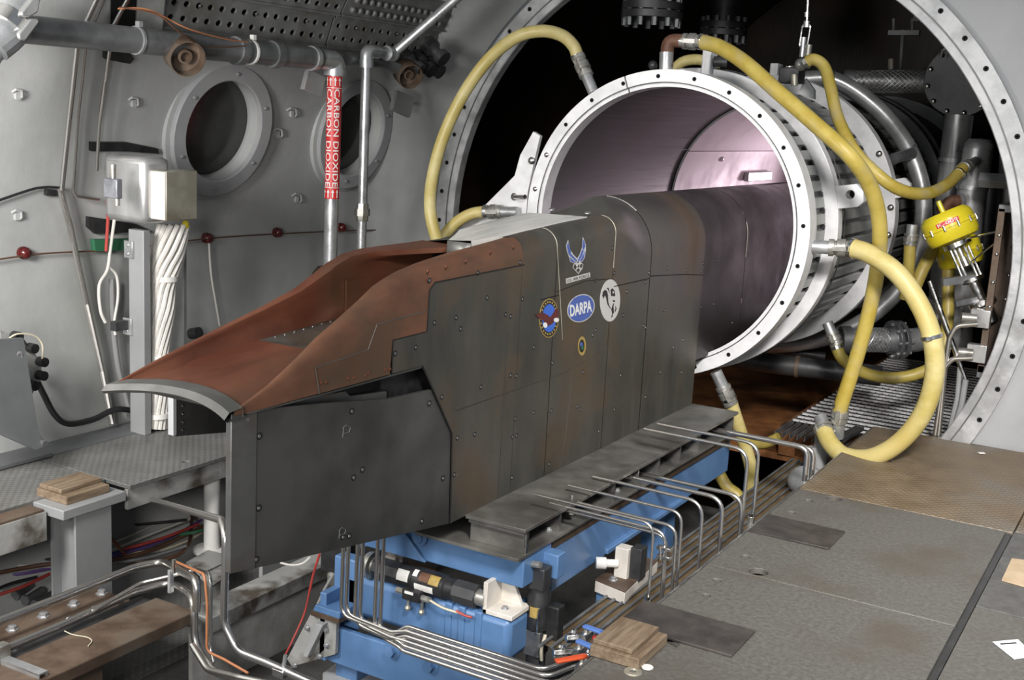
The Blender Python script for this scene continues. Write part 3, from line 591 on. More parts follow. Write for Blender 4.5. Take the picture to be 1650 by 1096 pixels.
# --- pylon below the nose
def fin(s):
    P = [(2.195, .350), (2.195, .792), (2.29, .787), (2.29, .335)]
    xs = lambda y: CX+s*interp([(2.195, .218), (3.236, .239)], y)
    mb = MB(); A = [Vector((xs(y), y, z)) for y, z in P]; mb.prism(A, (-s*.02, 0, 0)); part('pylon_edge', mb, m_strip, tm, 'blued steel front strip of the pylon', bevel=.002)
    Q = [(2.292, .335), (2.292, .783), (2.37, .775), (2.555, .752), (2.87, .708), (2.985, .703), (3.096, .698), (3.219, .525), (3.233, .199)]
    mb = MB(); A = [Vector((xs(y)-s*.002, y, z)) for y, z in Q]; mb.prism(A, (-s*.012, 0, 0)); part('pylon_plate', mb, m_body2, tm, 'dark pylon side plate', bevel=.001)
fin(1)
for u, v in ((567, 663), (418, 703), (417, 819), (584, 757), (570, 770), (680, 840), (413, 902), (714, 771), (692, 650), (553, 866), (563, 864), (735, 765), (399, 676), (712, 644)):
    p = at(u, v, X=-2.085); x = CX+interp([(2.195, .218), (3.236, .239)], p.y)-.001; p = at(u, v, X=x); put('bolt', countersunk, tm, p, (1, -.03, 0), 0, .0105)
P = [(2.45, .60), (2.45, .785), (3.1, .785), (3.1, .5)]
mb = MB(); mb.prism([Vector((-2.54, y-.03, z)) for y, z in P], (.012, 0, 0)); part('pylon_plate', mb, m_body2, tm, 'short pylon plate on the far side')
mb = MB(); mb.box((-2.548, 2.408, .605), (-2.526, 2.42, .785)); part('pylon_edge', mb, m_wall2, tm, 'pale edge strip with screws')
for k in range(7): put('bolt', domebolt, tm, (-2.527, 2.445, .615+.025*k), (1, 0, 0), 0, .004)
mb = MB(); mb.prism([(-2.12, y, z) for y, z in ((2.42, .772), (2.70, .756), (2.725, .737), (2.91, .718), (2.91, .66), (2.42, .72))], (-.03, 0, 0)); part('actuator_bracket', mb, m_strip, tm, 'grey bracket in the gap above the pylon plate')
mb = MB(); mb.box((-2.12, 2.93, .64), (-2.16, 3.2, .785)); mb.box((-2.56, 3.1, .2), (-2.16, 3.16, .78)); part('bulkhead', mb, m_black, tm)
# chalk marks
def chalk(u, v, s):
    mb = MB(); X = -2.078
    for L in ([(0, 0), (.1, -1), (.1, -1)], [(0, -.9), (.35, -1.25), (.8, -1.0), (.65, -.55), (.1, -.35)]):
        P = [at(u+a*s, v+b*s, X=-2.0815) for a, b in L]; mb.tube(P, .0009, 5)
    part('chalk_mark', mb, m_chalk, tm, 'chalk letter P')
chalk(552, 705, 16); chalk(546, 868, 14)
# --- stickers
XD = -2.0690
def flat(px, m, name, dx=0.0, parent=None, label=None):
    X = XD+dx; mb = MB(); mb.prism([at(u, v, X=X) for u, v in px], (-.0012, 0, 0)); return part(name, mb, m, parent or tm, label)
def ell(u, v, ru, rv, sh, n=36): return [(u+ru*cos(2*pi*k/n), v+rv*sin(2*pi*k/n)-sh*ru*cos(2*pi*k/n)) for k in range(n)]
def crop(pts, s, ox, oy): return [(ox+x*s, oy+y*s) for x, y in pts]
K = lambda *p: crop(p, .20986, 840, 360)
em = flat(K((360, 130), (345, 175), (352, 215), (368, 260), (378, 295), (405, 306), (428, 303), (434, 290), (445, 300), (470, 292), (488, 262), (496, 205), (496, 165), (474, 105), (468, 190), (452, 235), (432, 272), (400, 240), (375, 200)), m_decalwhite, 'winged_emblem', 0, None, 'white edged blue winged star emblem')
flat(K((361, 145), (350, 175), (357, 205), (376, 235), (383, 218), (372, 190)), m_decalblue, 'feather', .001, em); flat(K((357, 212), (366, 240), (395, 268), (425, 298), (428, 282), (400, 252), (372, 222)), m_decalblue, 'feather', .001, em); flat(K((372, 258), (382, 292), (405, 301), (420, 300), (392, 276)), m_decalblue, 'feather', .001, em)
flat(K((475, 120), (470, 190), (480, 205), (492, 175), (488, 150)), m_decalblue, 'feather', .001, em); flat(K((469, 200), (455, 238), (436, 280), (440, 296), (470, 245), (480, 210)), m_decalblue, 'feather', .001, em); flat(K((490, 205), (478, 240), (450, 292), (468, 288), (484, 260)), m_decalblue, 'feather', .001, em)
flat(K((395, 340), (412, 300), (432, 306), (455, 297), (476, 315), (468, 350), (438, 388)), m_decalwhite, 'star', 0, em)
for q in (((400, 340), (412, 308), (426, 335), (418, 356)), ((432, 335), (440, 312), (446, 333), (440, 342)), ((452, 318), (466, 310), (472, 320), (462, 346), (450, 335)), ((422, 360), (438, 345), (453, 356), (438, 380))): flat(K(*q), m_body2, 'star_facet', .001, em)
lab = flat(K((344, 425), (527, 377), (530, 412), (346, 463)), m_decalwhite, 'name_strip', 0, None, 'white strip lettered U.S. AIR FORCE')
def flat_text(txt, c, ex, ey, m, parent, dx, bold=0):       # c centre, ex half width vector end, ey half height end in pixels
    tb = text_mb(txt, bold=bold); xs_ = [v.x for v in tb.v]; ys_ = [v.y for v in tb.v]; w_, h_ = max(xs_)-min(xs_), max(ys_)-min(ys_); xm, ym = (max(xs_)+min(xs_))/2, (max(ys_)+min(ys_))/2
    X = XD+dx; C = at(*c, X=X); EX = at(*ex, X=X)-C; EY = at(*ey, X=X)-C
    tb.v = [C+EX*((v.x-xm)/(w_/2))+EY*((v.y-ym)/(h_/2)) for v in tb.v]
    return part('lettering', tb, m, parent)
flat_text('U.S. AIR FORCE', K((437, 420))[0], K((521, 399))[0], K((436, 408))[0], m_inkblack, lab, .0006, .015)
ov = flat(ell(*K((459, 652))[0], 22, 22.3, .19), m_decalwhite, 'oval_sticker', 0, None, 'blue oval sticker lettered DARPA')
flat(ell(*K((459, 652))[0], 20.6, 20.9, .19), m_decalblue, 'oval_field', .0007, ov)
flat_text('DARPA', K((459, 652))[0], K((541, 632))[0], K((457, 607))[0], m_inkwhite, ov, .0014, .035)
for q in ((370, 640, 540, 590), (385, 700, 545, 670), (400, 735, 520, 720), (400, 575, 520, 560)):
    a, b = K((q[0], q[1]))[0], K((q[2], q[3]))[0]; mb = MB(); mb.tube([at(*a, X=XD+.0008), at(*b, X=XD+.0008)], .0009, 4); part('globe_line', mb, m_decalbright, ov)
wo = flat(ell(*K((682, 592))[0], 16.2, 34, .10), m_decalwhite, 'white_sticker', 0, None, 'white oval sticker with a black curled tail emblem')
flat(K((622, 555), (628, 525), (645, 510), (658, 520), (666, 550), (668, 600), (675, 630), (690, 655), (694, 662), (676, 645), (662, 622), (655, 590), (650, 565), (640, 555), (632, 580)), m_inkblack, 'tail_mark', .0007, wo)
flat(K((655, 500), (668, 492), (676, 510), (678, 540), (672, 520), (664, 505)), m_inkblack, 'tail_mark', .0007, wo)
flat(K((686, 510), (700, 498), (715, 515), (722, 555), (712, 562), (700, 556), (690, 560), (688, 540)), m_inkblack, 'head_mark', .0007, wo)
flat(K((700, 525), (709, 520), (712, 535), (703, 540)), m_decalwhite, 'eye_mark', .0014, wo)
flat(K((702, 592), (712, 588), (722, 597), (715, 606), (704, 602)), m_inkblack, 'nose_mark', .0007, wo)
flat(K((692, 662), (704, 620), (712, 612), (708, 640), (712, 690), (702, 695), (700, 720), (692, 724), (698, 690)), m_inkblack, 'leg_mark', .0007, wo)
flat(K((722, 630), (732, 655), (722, 680), (716, 676), (724, 655)), m_inkblack, 'leg_mark', .0007, wo)
ea = flat(ell(*K((213, 728))[0], 15.6, 31.5, .1), m_gold, 'round_patch', 0, None, 'gold ringed round patch with brown bird')
flat(ell(*K((213, 728))[0], 14.6, 30, .1), m_inkblack, 'patch_ring', .0006, ea); flat(ell(*K((215, 728))[0], 11.2, 22.5, .1), m_decalbright, 'patch_field', .0011, ea)
for k in range(22):
    a = 2*pi*k/22; c = K((213, 728))[0]; u, v = c[0]+12.9*cos(a), c[1]+26*sin(a)-.1*12.9*cos(a); flat([(u-.9, v-1.5), (u+.9, v-1.7), (u+.9, v+1.3), (u-.9, v+1.5)], m_gold, 'ring_tick', .0012, ea)
flat(K((110, 705), (140, 690), (165, 685), (205, 705), (222, 722), (235, 705), (262, 660), (278, 650), (290, 690), (285, 725), (262, 745), (240, 770), (205, 790), (180, 770), (165, 740), (140, 735)), m_wing, 'bird_wing', .0017, ea)
flat(ell(*K((185, 782))[0], 3.4, 4.4, 0, 12), m_inkwhite, 'bird_head', .0023, ea); flat(ell(*K((270, 742))[0], 4.2, 3.6, 0, 12), m_inkwhite, 'bird_tail', .0023, ea)
sp = flat(ell(*K((467, 942))[0], 6.3, 15.3, .1), m_gold, 'small_patch', 0, None, 'small gold ringed patch')
flat(ell(*K((465, 942))[0], 4.2, 10.5, .1), m_inkblack, 'patch_field', .0006, sp); flat(ell(*K((462, 930))[0], 2.5, 4, 0, 10), m_decalblue, 'patch_mark', .001, sp); flat(ell(*K((470, 955))[0], 2.3, 3.4, 0, 10), m_green, 'patch_mark', .001, sp)

# ================================================================ NOZZLE BARREL
NX, NZ = -2.39, 1.066
def npt(a, y, r): return Vector((NX+r*cos(a), y, NZ+r*sin(a)))
nz = thing('nozzle_barrel', 'big white ringed nozzle barrel with a round open mouth around the model', 'nozzle', (NX, 7.5, NZ-0.84))
p = at(1007, 125, Y=5.6); aj = atan2(p.z-NZ, p.x-NX)
prof = [(.785, 0), (.785, .11), (.70, .11), (.70, .012), (.7175, .012), (.7175, .018), (.724, .018), (.724, 0)]
prof = [(r, -h) for r, h in prof]
for a0, a1 in ((aj-2*pi+.99*pi+.004, aj-.006), (aj+.006, aj+.99*pi-.004)):
    mb = MB(); mb.lathe((NX, 5.6, NZ), (0, -1, 0), prof, 70, a0, a1, ref=(1, 0, 0)); part('front_ring', mb, m_silver, nz, 'white front ring segment', ang=30)
for k in range(24):
    a = 2*pi*k/24+.09; p = npt(a, 5.5985, .752)
    if 2.6 < a < 3.4: put('bolt', domebolt, nz, p, (0, -1, 0), 0, .014)
    else: put('bolt_hole', darkhole, nz, p, (0, -1, 0), 0, .011)
def nring(y0, y1, r0, r1, m=m_silver, lab=None, nm='ring'):
    mb = MB(); mb.lathe((NX, y0, NZ), (0, -1, 0), [(r1, 0), (r1, -(y1-y0)), (r0, -(y1-y0)), (r0, 0)], 96); return part(nm, mb, m, nz, lab, bevel=.004)
nring(5.99, 6.07, .72, .815, lab='second white ring'); nring(7.14, 7.24, .72, .84, lab='third white ring'); nring(8.75, 8.83, .72, .82, m_flange); nring(8.93, 9.0, .72, .83, m_flange); nring(10.2, 10.3, .72, .83, m_flange)
mb = MB(); mb.lathe((NX, 5.599, NZ), (0, -1, 0), [(.7185, 0), (.7225, 0), (.7225, -.001), (.7185, -.001)], 96); part('ring_groove', mb, m_dpipe, nz)
nring(6.1, 6.103, .816, .822, m_dpipe, nm='ring_seam')
mb = MB(); mb.lathe((NX, 5.7, NZ), (0, -1, 0), [(.735, 0), (.735, -5.2)], 72, closed=False); part('outer_shell', mb, m_dpipe, nz)
mb = MB(); mb.lathe((NX, 5.62, NZ), (0, -1, 0), [(.703, 0), (.703, -5.1)], 96, closed=False); part('bore', mb, m_liner, nz, 'dark streaked bore of the barrel')
for a0, a1 in ((.2, 1.35), (1.36, 2.62), (2.63, 3.9), (3.91, 5.2), (5.21, 6.48)):
    mb = MB(); mb.lathe((NX, 7.4, NZ), (0, -1, 0), [(.70, 0), (.70, -3.1), (.685, -3.1), (.685, 0)], 16, a0, a1-.0, ref=(1, 0, 0)); part('liner_panel', mb, m_white_liner, nz, 'pinkish white liner panel')
mb = MB(); mb.lathe((NX, 10.5, NZ), (0, -1, 0), [(0, 0), (.7, 0)], 40, closed=False); part('end_screen', mb, m_white_liner, nz, solid=.01)
for a, y in ((2.72, 8.1), (2.95, 8.9)): put('bolt', domebolt, nz, npt(a, y, .684), (-cos(a), 0, -sin(a)), 0, .02)
mb = MB(); c = npt(2.93, 9.0, .66); mb.obox(c, (.02, 0, 0), (0, .28, 0), (0, 0, .035)); part('bore_bracket', mb, m_alu, nz, bevel=.006)
for (y0, y1, nm_) in ((5.715, 5.985, 'rib'), (6.08, 7.13, 'rib'), (7.26, 8.74, 'rib')):
    me = mesh_of(MB().hexa([(.734, 0, -.032), (.750, 0, -.025), (.750, y1-y0, -.025), (.734, y1-y0, -.032)], [(.734, 0, .032), (.750, 0, .025), (.750, y1-y0, .025), (.734, y1-y0, .032)]), nm_, m_rib)
    for k in range(-15, 18):
        a = 2*pi*k/56; o = bpy.data.objects.new(nm_, me); COL.objects.link(o); o.parent = nz; o.location = Vector((NX, y0, NZ))-world_base(nz); o.rotation_euler = (0, -a, 0)
for y in (5.975, 7.12):
    for k in range(-13, 15):
        a = 2*pi*(k+.5)/56; mb_ = None
        o = bpy.data.objects.new('spacer', bpy.data.meshes.get('spacer') or mesh_of(MB().box((.735, -.010, -.011), (.751, .010, .011)), 'spacer', m_black)); COL.objects.link(o); o.parent = nz; o.location = Vector((NX, y, NZ))-world_base(nz); o.rotation_euler = (0, -a, 0)
def lug(px, c, r, Y, th=.05, lab='white lifting lug'):
    P = [at(u, v, Y=Y) for u, v in px]; C = at(*c, Y=Y)
    pm = plate_holes([(p.x, p.z) for p in P], [ngon(C.x, C.z, r, 16)], (1, 0, 0), (0, 0, 1), (0, 1, 0), th); shift(pm, (0, Y, 0)); part('lug', pm, m_silver, nz, lab, bevel=.003); mb = MB(); mb.cyl(C+Vector((0, th*.5, 0)), C+Vector((0, th*.95, 0)), r*.99, 16); part('lug_bore', mb, m_gap, nz)
lug([(1345, 300), (1384, 296), (1395, 308), (1396, 325), (1386, 333), (1345, 337)], (1374, 313), .022, 6.05)
lug([(1430, 291), (1460, 286), (1470, 296), (1471, 315), (1430, 322)], (1452, 301), .024, 7.2)
for u, v, Y in ((1143, 102, 6.0), (1250, 120, 7.2)):
    c = at(u, v, Y=Y); mb = MB(); mb.obox(c, (.025, 0, 0), (0, .05, 0), (0, 0, .075 if Y < 7 else .065)); part('lug', mb, m_silver, nz, 'white upright lug on top of the barrel', bevel=.006)
    mb = MB(); mb.cyl(c+Vector((.025, .0, .01)), c+Vector((.09, .02, .01)), .028, 14); part('lug_pin', mb, m_dpipe, nz)
side = [(859, 212), (870, 219), (860, 262), (850, 310), (848, 350), (820, 372), (735, 372), (784, 328), (829, 283), (838, 250)]
P = [at(u, v, Y=5.625) for u, v in side]; mb = MB(); mb.prism(P, (0, .03, 0)); part('side_bracket', mb, m_silver, nz, 'white angular bracket plate on the left of the ring', bevel=.002)
for u, v in ((857, 259), (829, 317)): put('bolt', domebolt, nz, at(u, v, Y=5.624), (0, -1, 0), 0, .022)
mb = MB(); mb.cyl(at(829, 317, Y=5.61), at(846, 317, Y=5.57), .012, 10); part('pin', mb, m_chrome, nz)
for k in range(5):
    a = .52-.2*k; put('bolt', domebolt, nz, npt(a, 7.138, .815), (0, -1, 0), 0, .02)
# lamp inside the far end of the bore
l = bpy.data.lights.new('bore_lamp', 'AREA'); l.shape = 'DISK'; l.size = .5; l.energy = 8.5; l.spread = radians(80); l.color = (1, .80, .90)
lo = bpy.data.objects.new('bore_lamp', l); COL.objects.link(lo); lo.location = (NX, 10.35, NZ); lo.rotation_euler = Vector((0, -1, 0)).to_track_quat('-Z', 'Y').to_euler()

# ================================================================ HOSES
def coupling(parent, p0, p1, r, stub=.45, lab=None):
    p0, p1 = Vector(p0), Vector(p1); L = (p1-p0).length; d = (p1-p0)/L
    mb = MB(); mb.cyl(p0, p0+d*L*(stub+.05), r*.92, 16); part('stub', mb, m_galv, parent, 'bright stub pipe')
    k = L*(1-stub); q = p0+d*L*stub
    mb = MB(); mb.lathe(q, d, [(r*.9, 0), (r*1.18, 0), (r*1.18, k*.2), (r*1.0, k*.22), (r*1.0, k*.3), (r*1.25, k*.32), (r*1.25, k*.62), (r*1.05, k*.66), (r*1.05, k*.8), (r*1.15, k*.82), (r*1.15, k), (r*.9, k)], 20); part('cam_coupling', mb, m_coup, parent)
    A, B, _ = frame(d)
    for s in (-1, 1):
        mb = MB(); c = q+d*k*.45+A*s*r*1.3; mb.obox(c, A*r*.14, B*r*.3, d*k*.3); part('cam_lever', mb, m_coup, parent)
    return p1
def clamp(parent, p, d, r, m=m_chrome):
    d = Vector(d).normalized(); mb = MB(); mb.lathe(Vector(p)-d*.009, d, [(r*.98, 0), (r*1.09, 0), (r*1.09, .018), (r*.98, .018)], 20)
    A, B, _ = frame(d); mb.obox(Vector(p)+A*r*1.2, A*r*.15, B*.012, d*.008); part('hose_clamp', mb, m, parent)
def hose(name_label, pts, r, m, coups=(), clamps=(), group='yellow cooling hoses around the barrel', n=8, cat='hose'):
    P = [at(u, v, Y=y) for u, v, y in pts]; C = spline(P, n)
    t = thing('hose', name_label, cat, min(P, key=lambda q: q.z), group)
    mb = MB(); mb.tube(C, r, 14); part('hose_body', mb, m, t)
    for (a, b, rr) in coups: coupling(t, at(*a[:2], Y=a[2]), at(*b[:2], Y=b[2]), rr)
    for i in clamps:
        k = int(i*(len(C)-1)); k = min(max(k, 1), len(C)-2); clamp(t, C[k], C[k+1]-C[k-1], r)
    return t
hose('yellow hose arching over from the top left of the barrel ring', [(931, 92, 5.73), (924, 74, 5.72), (905, 57, 5.68), (872, 50, 5.62), (832, 60, 5.58), (787, 96, 5.5), (745, 155, 5.45), (714, 222, 5.4), (697, 285, 5.35), (693, 335, 5.3), (702, 380, 5.3), (722, 430, 5.35)], .034, m_hosep, [((957, 150, 5.70), (931, 90, 5.73), .033)], [.02])
hose('short yellow hose plugged into the white bracket left of the ring', [(785, 341, 5.56), (762, 344, 5.54), (740, 355, 5.5), (722, 372, 5.45), (708, 395, 5.4), (695, 430, 5.36)], .033, m_hosep, [((834, 342, 5.58), (780, 341, 5.56), .033)], [.03])
hose('yellow hose from the rusty elbow crossing the barrel down to the deck', [(1128, 67, 5.76), (1160, 76, 5.74), (1200, 101, 5.7), (1250, 145, 5.66), (1310, 197, 5.62), (1368, 250, 5.6), (1402, 300, 5.72), (1417, 360, 5.84), (1414, 430, 5.92), (1401, 500, 5.95), (1379, 580, 5.97), (1358, 645, 5.98), (1352, 668, 6.0)], .038, m_hose, [((1349, 705, 6.02), (1355, 650, 5.99), .036)], [.01])
t = thing('pipe_elbow', 'rusty brown pipe elbow standing on top of the barrel ring', 'elbow', at(1074, 112, Y=5.74))
mb = MB(); mb.tube(fillet([at(1074, 108, Y=5.74), at(1076, 65, Y=5.75), at(1103, 66, Y=5.76)], .08, 8), .034, 16); part('elbow', mb, m_rustelbow, t)
mb = MB(); mb.cyl(at(1073, 118, Y=5.74), at(1074, 84, Y=5.74), .036, 18); part('stub', mb, m_galv, t)
coupling(t, at(1096, 66, Y=5.755), at(1132, 68, Y=5.76), .034, .15)
mb = MB(); mb.sphere(at(1052, 105, Y=5.76), .025, 10); part('plug', mb, m_dpipe, t)
hose('yellow hose sagging from the hanger bracket to the vertical pipe', [(1298, 101, 6.4), (1312, 96, 6.4), (1328, 108, 6.4), (1338, 140, 6.35), (1350, 190, 6.3), (1375, 240, 6.2), (1408, 276, 6.15), (1448, 305, 6.2), (1490, 312, 6.4), (1525, 298, 6.7), (1551, 272, 7.0)], .032, m_hose, [((1572, 260, 7.15), (1548, 274, 7.0), .03)], [.02, .97])
hose('fat pale yellow hose looping down onto the brown tread plate', [(1372, 400, 5.74), (1400, 409, 5.72), (1445, 440, 5.7), (1482, 492, 5.7), (1503, 550, 5.7), (1505, 610, 5.72), (1486, 668, 5.75), (1450, 712, 5.78), (1405, 737, 5.8), (1362, 735, 5.85), (1338, 715, 5.9), (1328, 695, 5.95)], .046, m_hosep, [((1300, 397, 5.68), (1378, 401, 5.74), .036), ((1322, 672, 6.0), (1331, 702, 5.94), .038)], [.01, .36])
hose('dirty yellow hose drooping low over the grating', [(1346, 553, 6.6), (1356, 576, 6.6), (1378, 594, 6.65), (1410, 606, 6.7), (1445, 609, 6.75), (1480, 602, 6.8), (1505, 588, 6.85), (1520, 560, 6.9), (1527, 510, 6.95), (1528, 430, 7.0), (1530, 400, 7.0)], .034, m_hosed, [((1333, 520, 6.6), (1348, 556, 6.6), .033)], [.04])
hose('short yellow hose hanging upright beside the left valve', [(1466, 388, 6.7), (1465, 420, 6.7), (1462, 455, 6.72), (1458, 480, 6.75)], .032, m_hosed, [((1470, 362, 6.7), (1466, 395, 6.7), .032)], [.08])
hose('yellow hose slanting behind the yellow valves', [(1512, 390, 7.0), (1498, 412, 6.95), (1484, 440, 6.9), (1472, 470, 6.88)], .036, m_hosed)
hose('yellow hose dropping under the barrel ring behind the shelf', [(1175, 640, 5.72), (1184, 668, 5.74), (1196, 705, 5.78), (1208, 745, 5.82), (1212, 780, 5.85), (1205, 830, 5.85)], .035, m_hosep, [((1153, 598, 5.68), (1178, 652, 5.72), .034)], [.02])
hose('yellow hose in the shade under the shelf end', [(1150, 735, 5.8), (1160, 765, 5.8), (1172, 785, 5.8), (1190, 800, 5.8), (1205, 830, 5.8)], .033, m_hosed)
hose('pale yellow hose seen just behind the ring top', [(1086, 112, 6.3), (1100, 100, 6.3), (1120, 96, 6.3), (1140, 100, 6.3), (1155, 112, 6.3)], .03, m_hosep)
hose('yellow hose looping low in the shadow behind the shelf tubes', [(1255, 705, 6.2), (1230, 715, 6.2), (1205, 712, 6.2), (1190, 695, 6.2)], .03, m_hosed)

# ================================================================ PLENUM PIPEWORK
def pipe(label, pts, r, m, rad=.12, cat='pipe', group=None, name='pipe', collars=(), mcol=m_galv, seg=18):
    P = [at(u, v, Y=y) for u, v, y in pts]; F = fillet(P, rad, 8) if len(P) > 2 else P
    t = thing(name, label, cat, min(P, key=lambda q: q.z), group); mb = MB(); mb.tube(F, r, seg); part('pipe_run', mb, m, t)
    for c in collars:
        k = c*(len(P)-1); i = min(int(k), len(P)-2); p = lerp(P[i], P[i+1], k-i); d = (P[i+1]-P[i]).normalized()
        mb = MB(); mb.lathe(p-d*.012, d, [(r*.95, 0), (r*1.1, 0), (r*1.1, .024), (r*.95, .024)], seg); part('collar', mb, mcol, t)
    return t
t = thing('manifold_pipe', 'grey bent manifold pipe curving round the right of the barrel', 'pipe', at(1488, 420, Y=7.6))
C = spline([at(u, v, Y=y) for u, v, y in ((1295, 128, 7.3), (1340, 128, 7.35), (1385, 152, 7.4), (1430, 192, 7.45), (1464, 240, 7.5), (1484, 295, 7.5), (1488, 350, 7.5), (1478, 410, 7.5), (1452, 462, 7.5), (1405, 508, 7.45), (1350, 538, 7.4), (1290, 553, 7.4), (1230, 558, 7.4))], 6)
mb = MB(); mb.tube(C, .052, 18); part('pipe_run', mb, m_lpipe, t)
mb = MB(); mb.cyl(at(1440, 256, Y=7.3), at(1470, 247, Y=7.45), .035, 14); part('branch', mb, m_pipe, t)
for k in (6, 24, 48): 
    d = (C[k+1]-C[k-1]).normalized(); mb = MB(); mb.lathe(C[k]-d*.01, d, [(.05, 0), (.057, 0), (.057, .02), (.05, .02)], 18); part('weld_collar', mb, m_pipe, t)
def flexpipe(label, a, b, r, lab2):
    a, b = at(*a[:2], Y=a[2]), at(*b[:2], Y=b[2]); d = (b-a).normalized(); t = thing('flex_pipe', label, 'flexible pipe', min(a, b, key=lambda q: q.z)); L = (b-a).length
    mb = MB(); mb.cyl(a, b, r, 24); part('braid', mb, m_braid, t, 'braided metal sheath')
    A, B, _ = frame(d); mb = MB()
    for s in (1, -1):
        for k in range(14):
            P = [a+d*L*i/24+(A*cos(2*pi*k/14+s*i*.28)+B*sin(2*pi*k/14+s*i*.28))*r*1.01 for i in range(25)]; mb.tube(P, r*.035, 3, False)
    part('braid_wires', mb, m_galv, t, kind='stuff')
    for p in (a, b): mb = MB(); mb.lathe(p-d*.03, d, [(r*.9, 0), (r*1.15, 0), (r*1.15, .06), (r*.9, .06)], 24); part('end_collar', mb, m_pipe, t)
    return t
flexpipe('braided flexible pipe running up to the dark round cover plate', (1368, 132, 7.6), (1492, 131, 7.7), .068, '')
flexpipe('braided flexible pipe low over the grating, bolted to an elbow', (1362, 548, 7.2), (1436, 548, 7.35), .075, '')
t = thing('pipe_elbow', 'grey flanged elbow on the low braided pipe above the grating', 'elbow', at(1470, 570, Y=7.4))
d = (at(1520, 540, Y=7.6)-at(1436, 548, Y=7.35)).normalized()
for k, u in enumerate((1437, 1447)):
    p = at(u, 548, Y=7.35+.02*k); mb = MB(); mb.lathe(p, d, [(.05, 0), (.12, 0), (.12, .022), (.05, .022)], 28); part('flange', mb, m_pipe, t, bevel=.002)
A, B, _ = frame(d)
for k in range(8):
    a = 2*pi*k/8; mb = MB(); q = p+(A*cos(a)+B*sin(a))*.10; mb.cyl(q-d*.05, q+d*.05, .010, 6); part('bolt', mb, m_galv, t)
mb = MB(); mb.tube(spline([at(1450, 548, Y=7.37), at(1475, 548, Y=7.42), at(1500, 540, Y=7.5), at(1512, 515, Y=7.55), at(1514, 480, Y=7.55)], 6), .075, 20); part('bend', mb, m_lpipe, t)
pipe('thick black pipe with rusty bands under the barrel', [(1150, 572, 7.0), (1260, 588, 7.0), (1420, 606, 7.1)], .062, m_dpipe, name='drain_pipe', collars=(.86, .58), mcol=m_rust)
pipe('slim dark pipe lying behind the black banded pipe', [(1180, 552, 7.4), (1330, 575, 7.5)], .03, m_dpipe, name='drain_pipe')
# round cover plate with bolts
t = thing('cover_flange', 'dark round bolted cover plate at the upper right', 'flange', at(1548, 190, Y=7.6))
c = at(1549, 130, Y=7.6); nrm = (CAM-c).normalized(); nrm = Vector((nrm.x-.05, nrm.y, nrm.z*.3)).normalized(); R_ = .215
mb = MB(); mb.lathe(c, nrm, [(0, -.03), (R_, -.03), (R_, 0), (0, 0)], 48); part('cover_plate', mb, m_dpipe, t, bevel=.003)
mb = MB(); mb.lathe(c-nrm*.035, nrm, [(0, -.03), (R_, -.03), (R_, 0), (0, 0)], 48); mb2 = mb; part('pipe_flange', mb, m_dpipe, t, bevel=.003)
mb = MB(); mb.cyl(c-nrm*.06, c-nrm*.55, .15, 28); part('pipe_neck', mb, m_dpipe, t)
A, B, _ = frame(nrm)
for k in range(12): put('bolt', domebolt, t, c+(A*cos(2*pi*k/12+.2)+B*sin(2*pi*k/12+.2))*(R_-.022), nrm, 0, .017)
mb = MB(); mb.tube(fillet([at(1516, 92, Y=7.5), at(1519, 80, Y=7.5), at(1558, 64, Y=7.5), at(1576, 64, Y=7.5), at(1606, 80, Y=7.5), at(1605, 92, Y=7.5)], .02), .007, 8); part('hanger_strap', mb, m_galv, t)
mb = MB(); mb.cyl(at(1566, 64, Y=7.5), at(1570, 30, Y=7.5), .006, 8); part('hanger_rod', mb, m_galv, t)
# uprights
pipe('grey upright pipe below the round cover plate', [(1546, 185, 7.65), (1528, 330, 7.65), (1515, 560, 7.65)], .085, m_lpipe, name='standpipe', collars=(.25,))
t = pipe('grey capped standpipe where the sagging hose ends', [(1576, 240, 7.25), (1560, 350, 7.25), (1543, 560, 7.25)], .082, m_lpipe, name='standpipe', collars=(.28,))
mb = MB(); c = at(1577, 240, Y=7.25); mb.lathe(c, (0, 0, 1), [(.082, 0), (.080, .03), (.06, .055), (0, .062)], 24, closed=False); part('cap', mb, m_lpipe, t)
pipe('grey upright pipe behind the brown rack at the right edge', [(1642, 100, 7.9), (1622, 420, 7.9)], .08, m_lpipe, name='standpipe', collars=(.4,))
pipe('dim upright tube left of the brown rack', [(1598, 300, 7.8), (1588, 400, 7.8), (1570, 520, 7.8)], .04, m_pipe, name='standpipe')
pipe('dark thick pipe behind the round cover plate', [(1600, 80, 8.6), (1650, 150, 8.6), (1700, 300, 8.6)], .2, m_dpipe, name='bend_pipe')
# hanging flanges at the top
def topflange(u, v, Y, R_, label, k=12, h=.12, glow=m_dpipe):
    c = at(u, v, Y=Y); t = thing('hanging_flange', label, 'flange', c-Vector((0, 0, .06)))
    mb = MB(); mb.lathe(c, (0, 0, 1), [(0, 0), (R_, 0), (R_, .045), (0, .045)], 36); part('blind_flange', mb, glow, t, bevel=.003)
    mb = MB(); mb.lathe(c+Vector((0, 0, .05)), (0, 0, 1), [(R_*.7, 0), (R_, 0), (R_, .045), (R_*.74, .05), (R_*.7, h+.4), (0, h+.4)], 36, closed=False); part('pipe_neck', mb, glow, t)
    for i in range(k):
        a = 2*pi*i/k; mb = MB(); q = c+Vector((cos(a), sin(a), 0))*R_*.88; mb.cyl(q+Vector((0, 0, -.05)), q+Vector((0, 0, .13)), .018, 6); part('stud', mb, m_pipe if glow is not m_rust else m_coup, t)
topflange(1050, 30, 6.9, .19, 'dark bolted flange hanging above the barrel mouth', glow=m_dpipe)
topflange(1165, 58, 8.2, .17, 'dim bolted flange hanging further back behind the yellow hose')
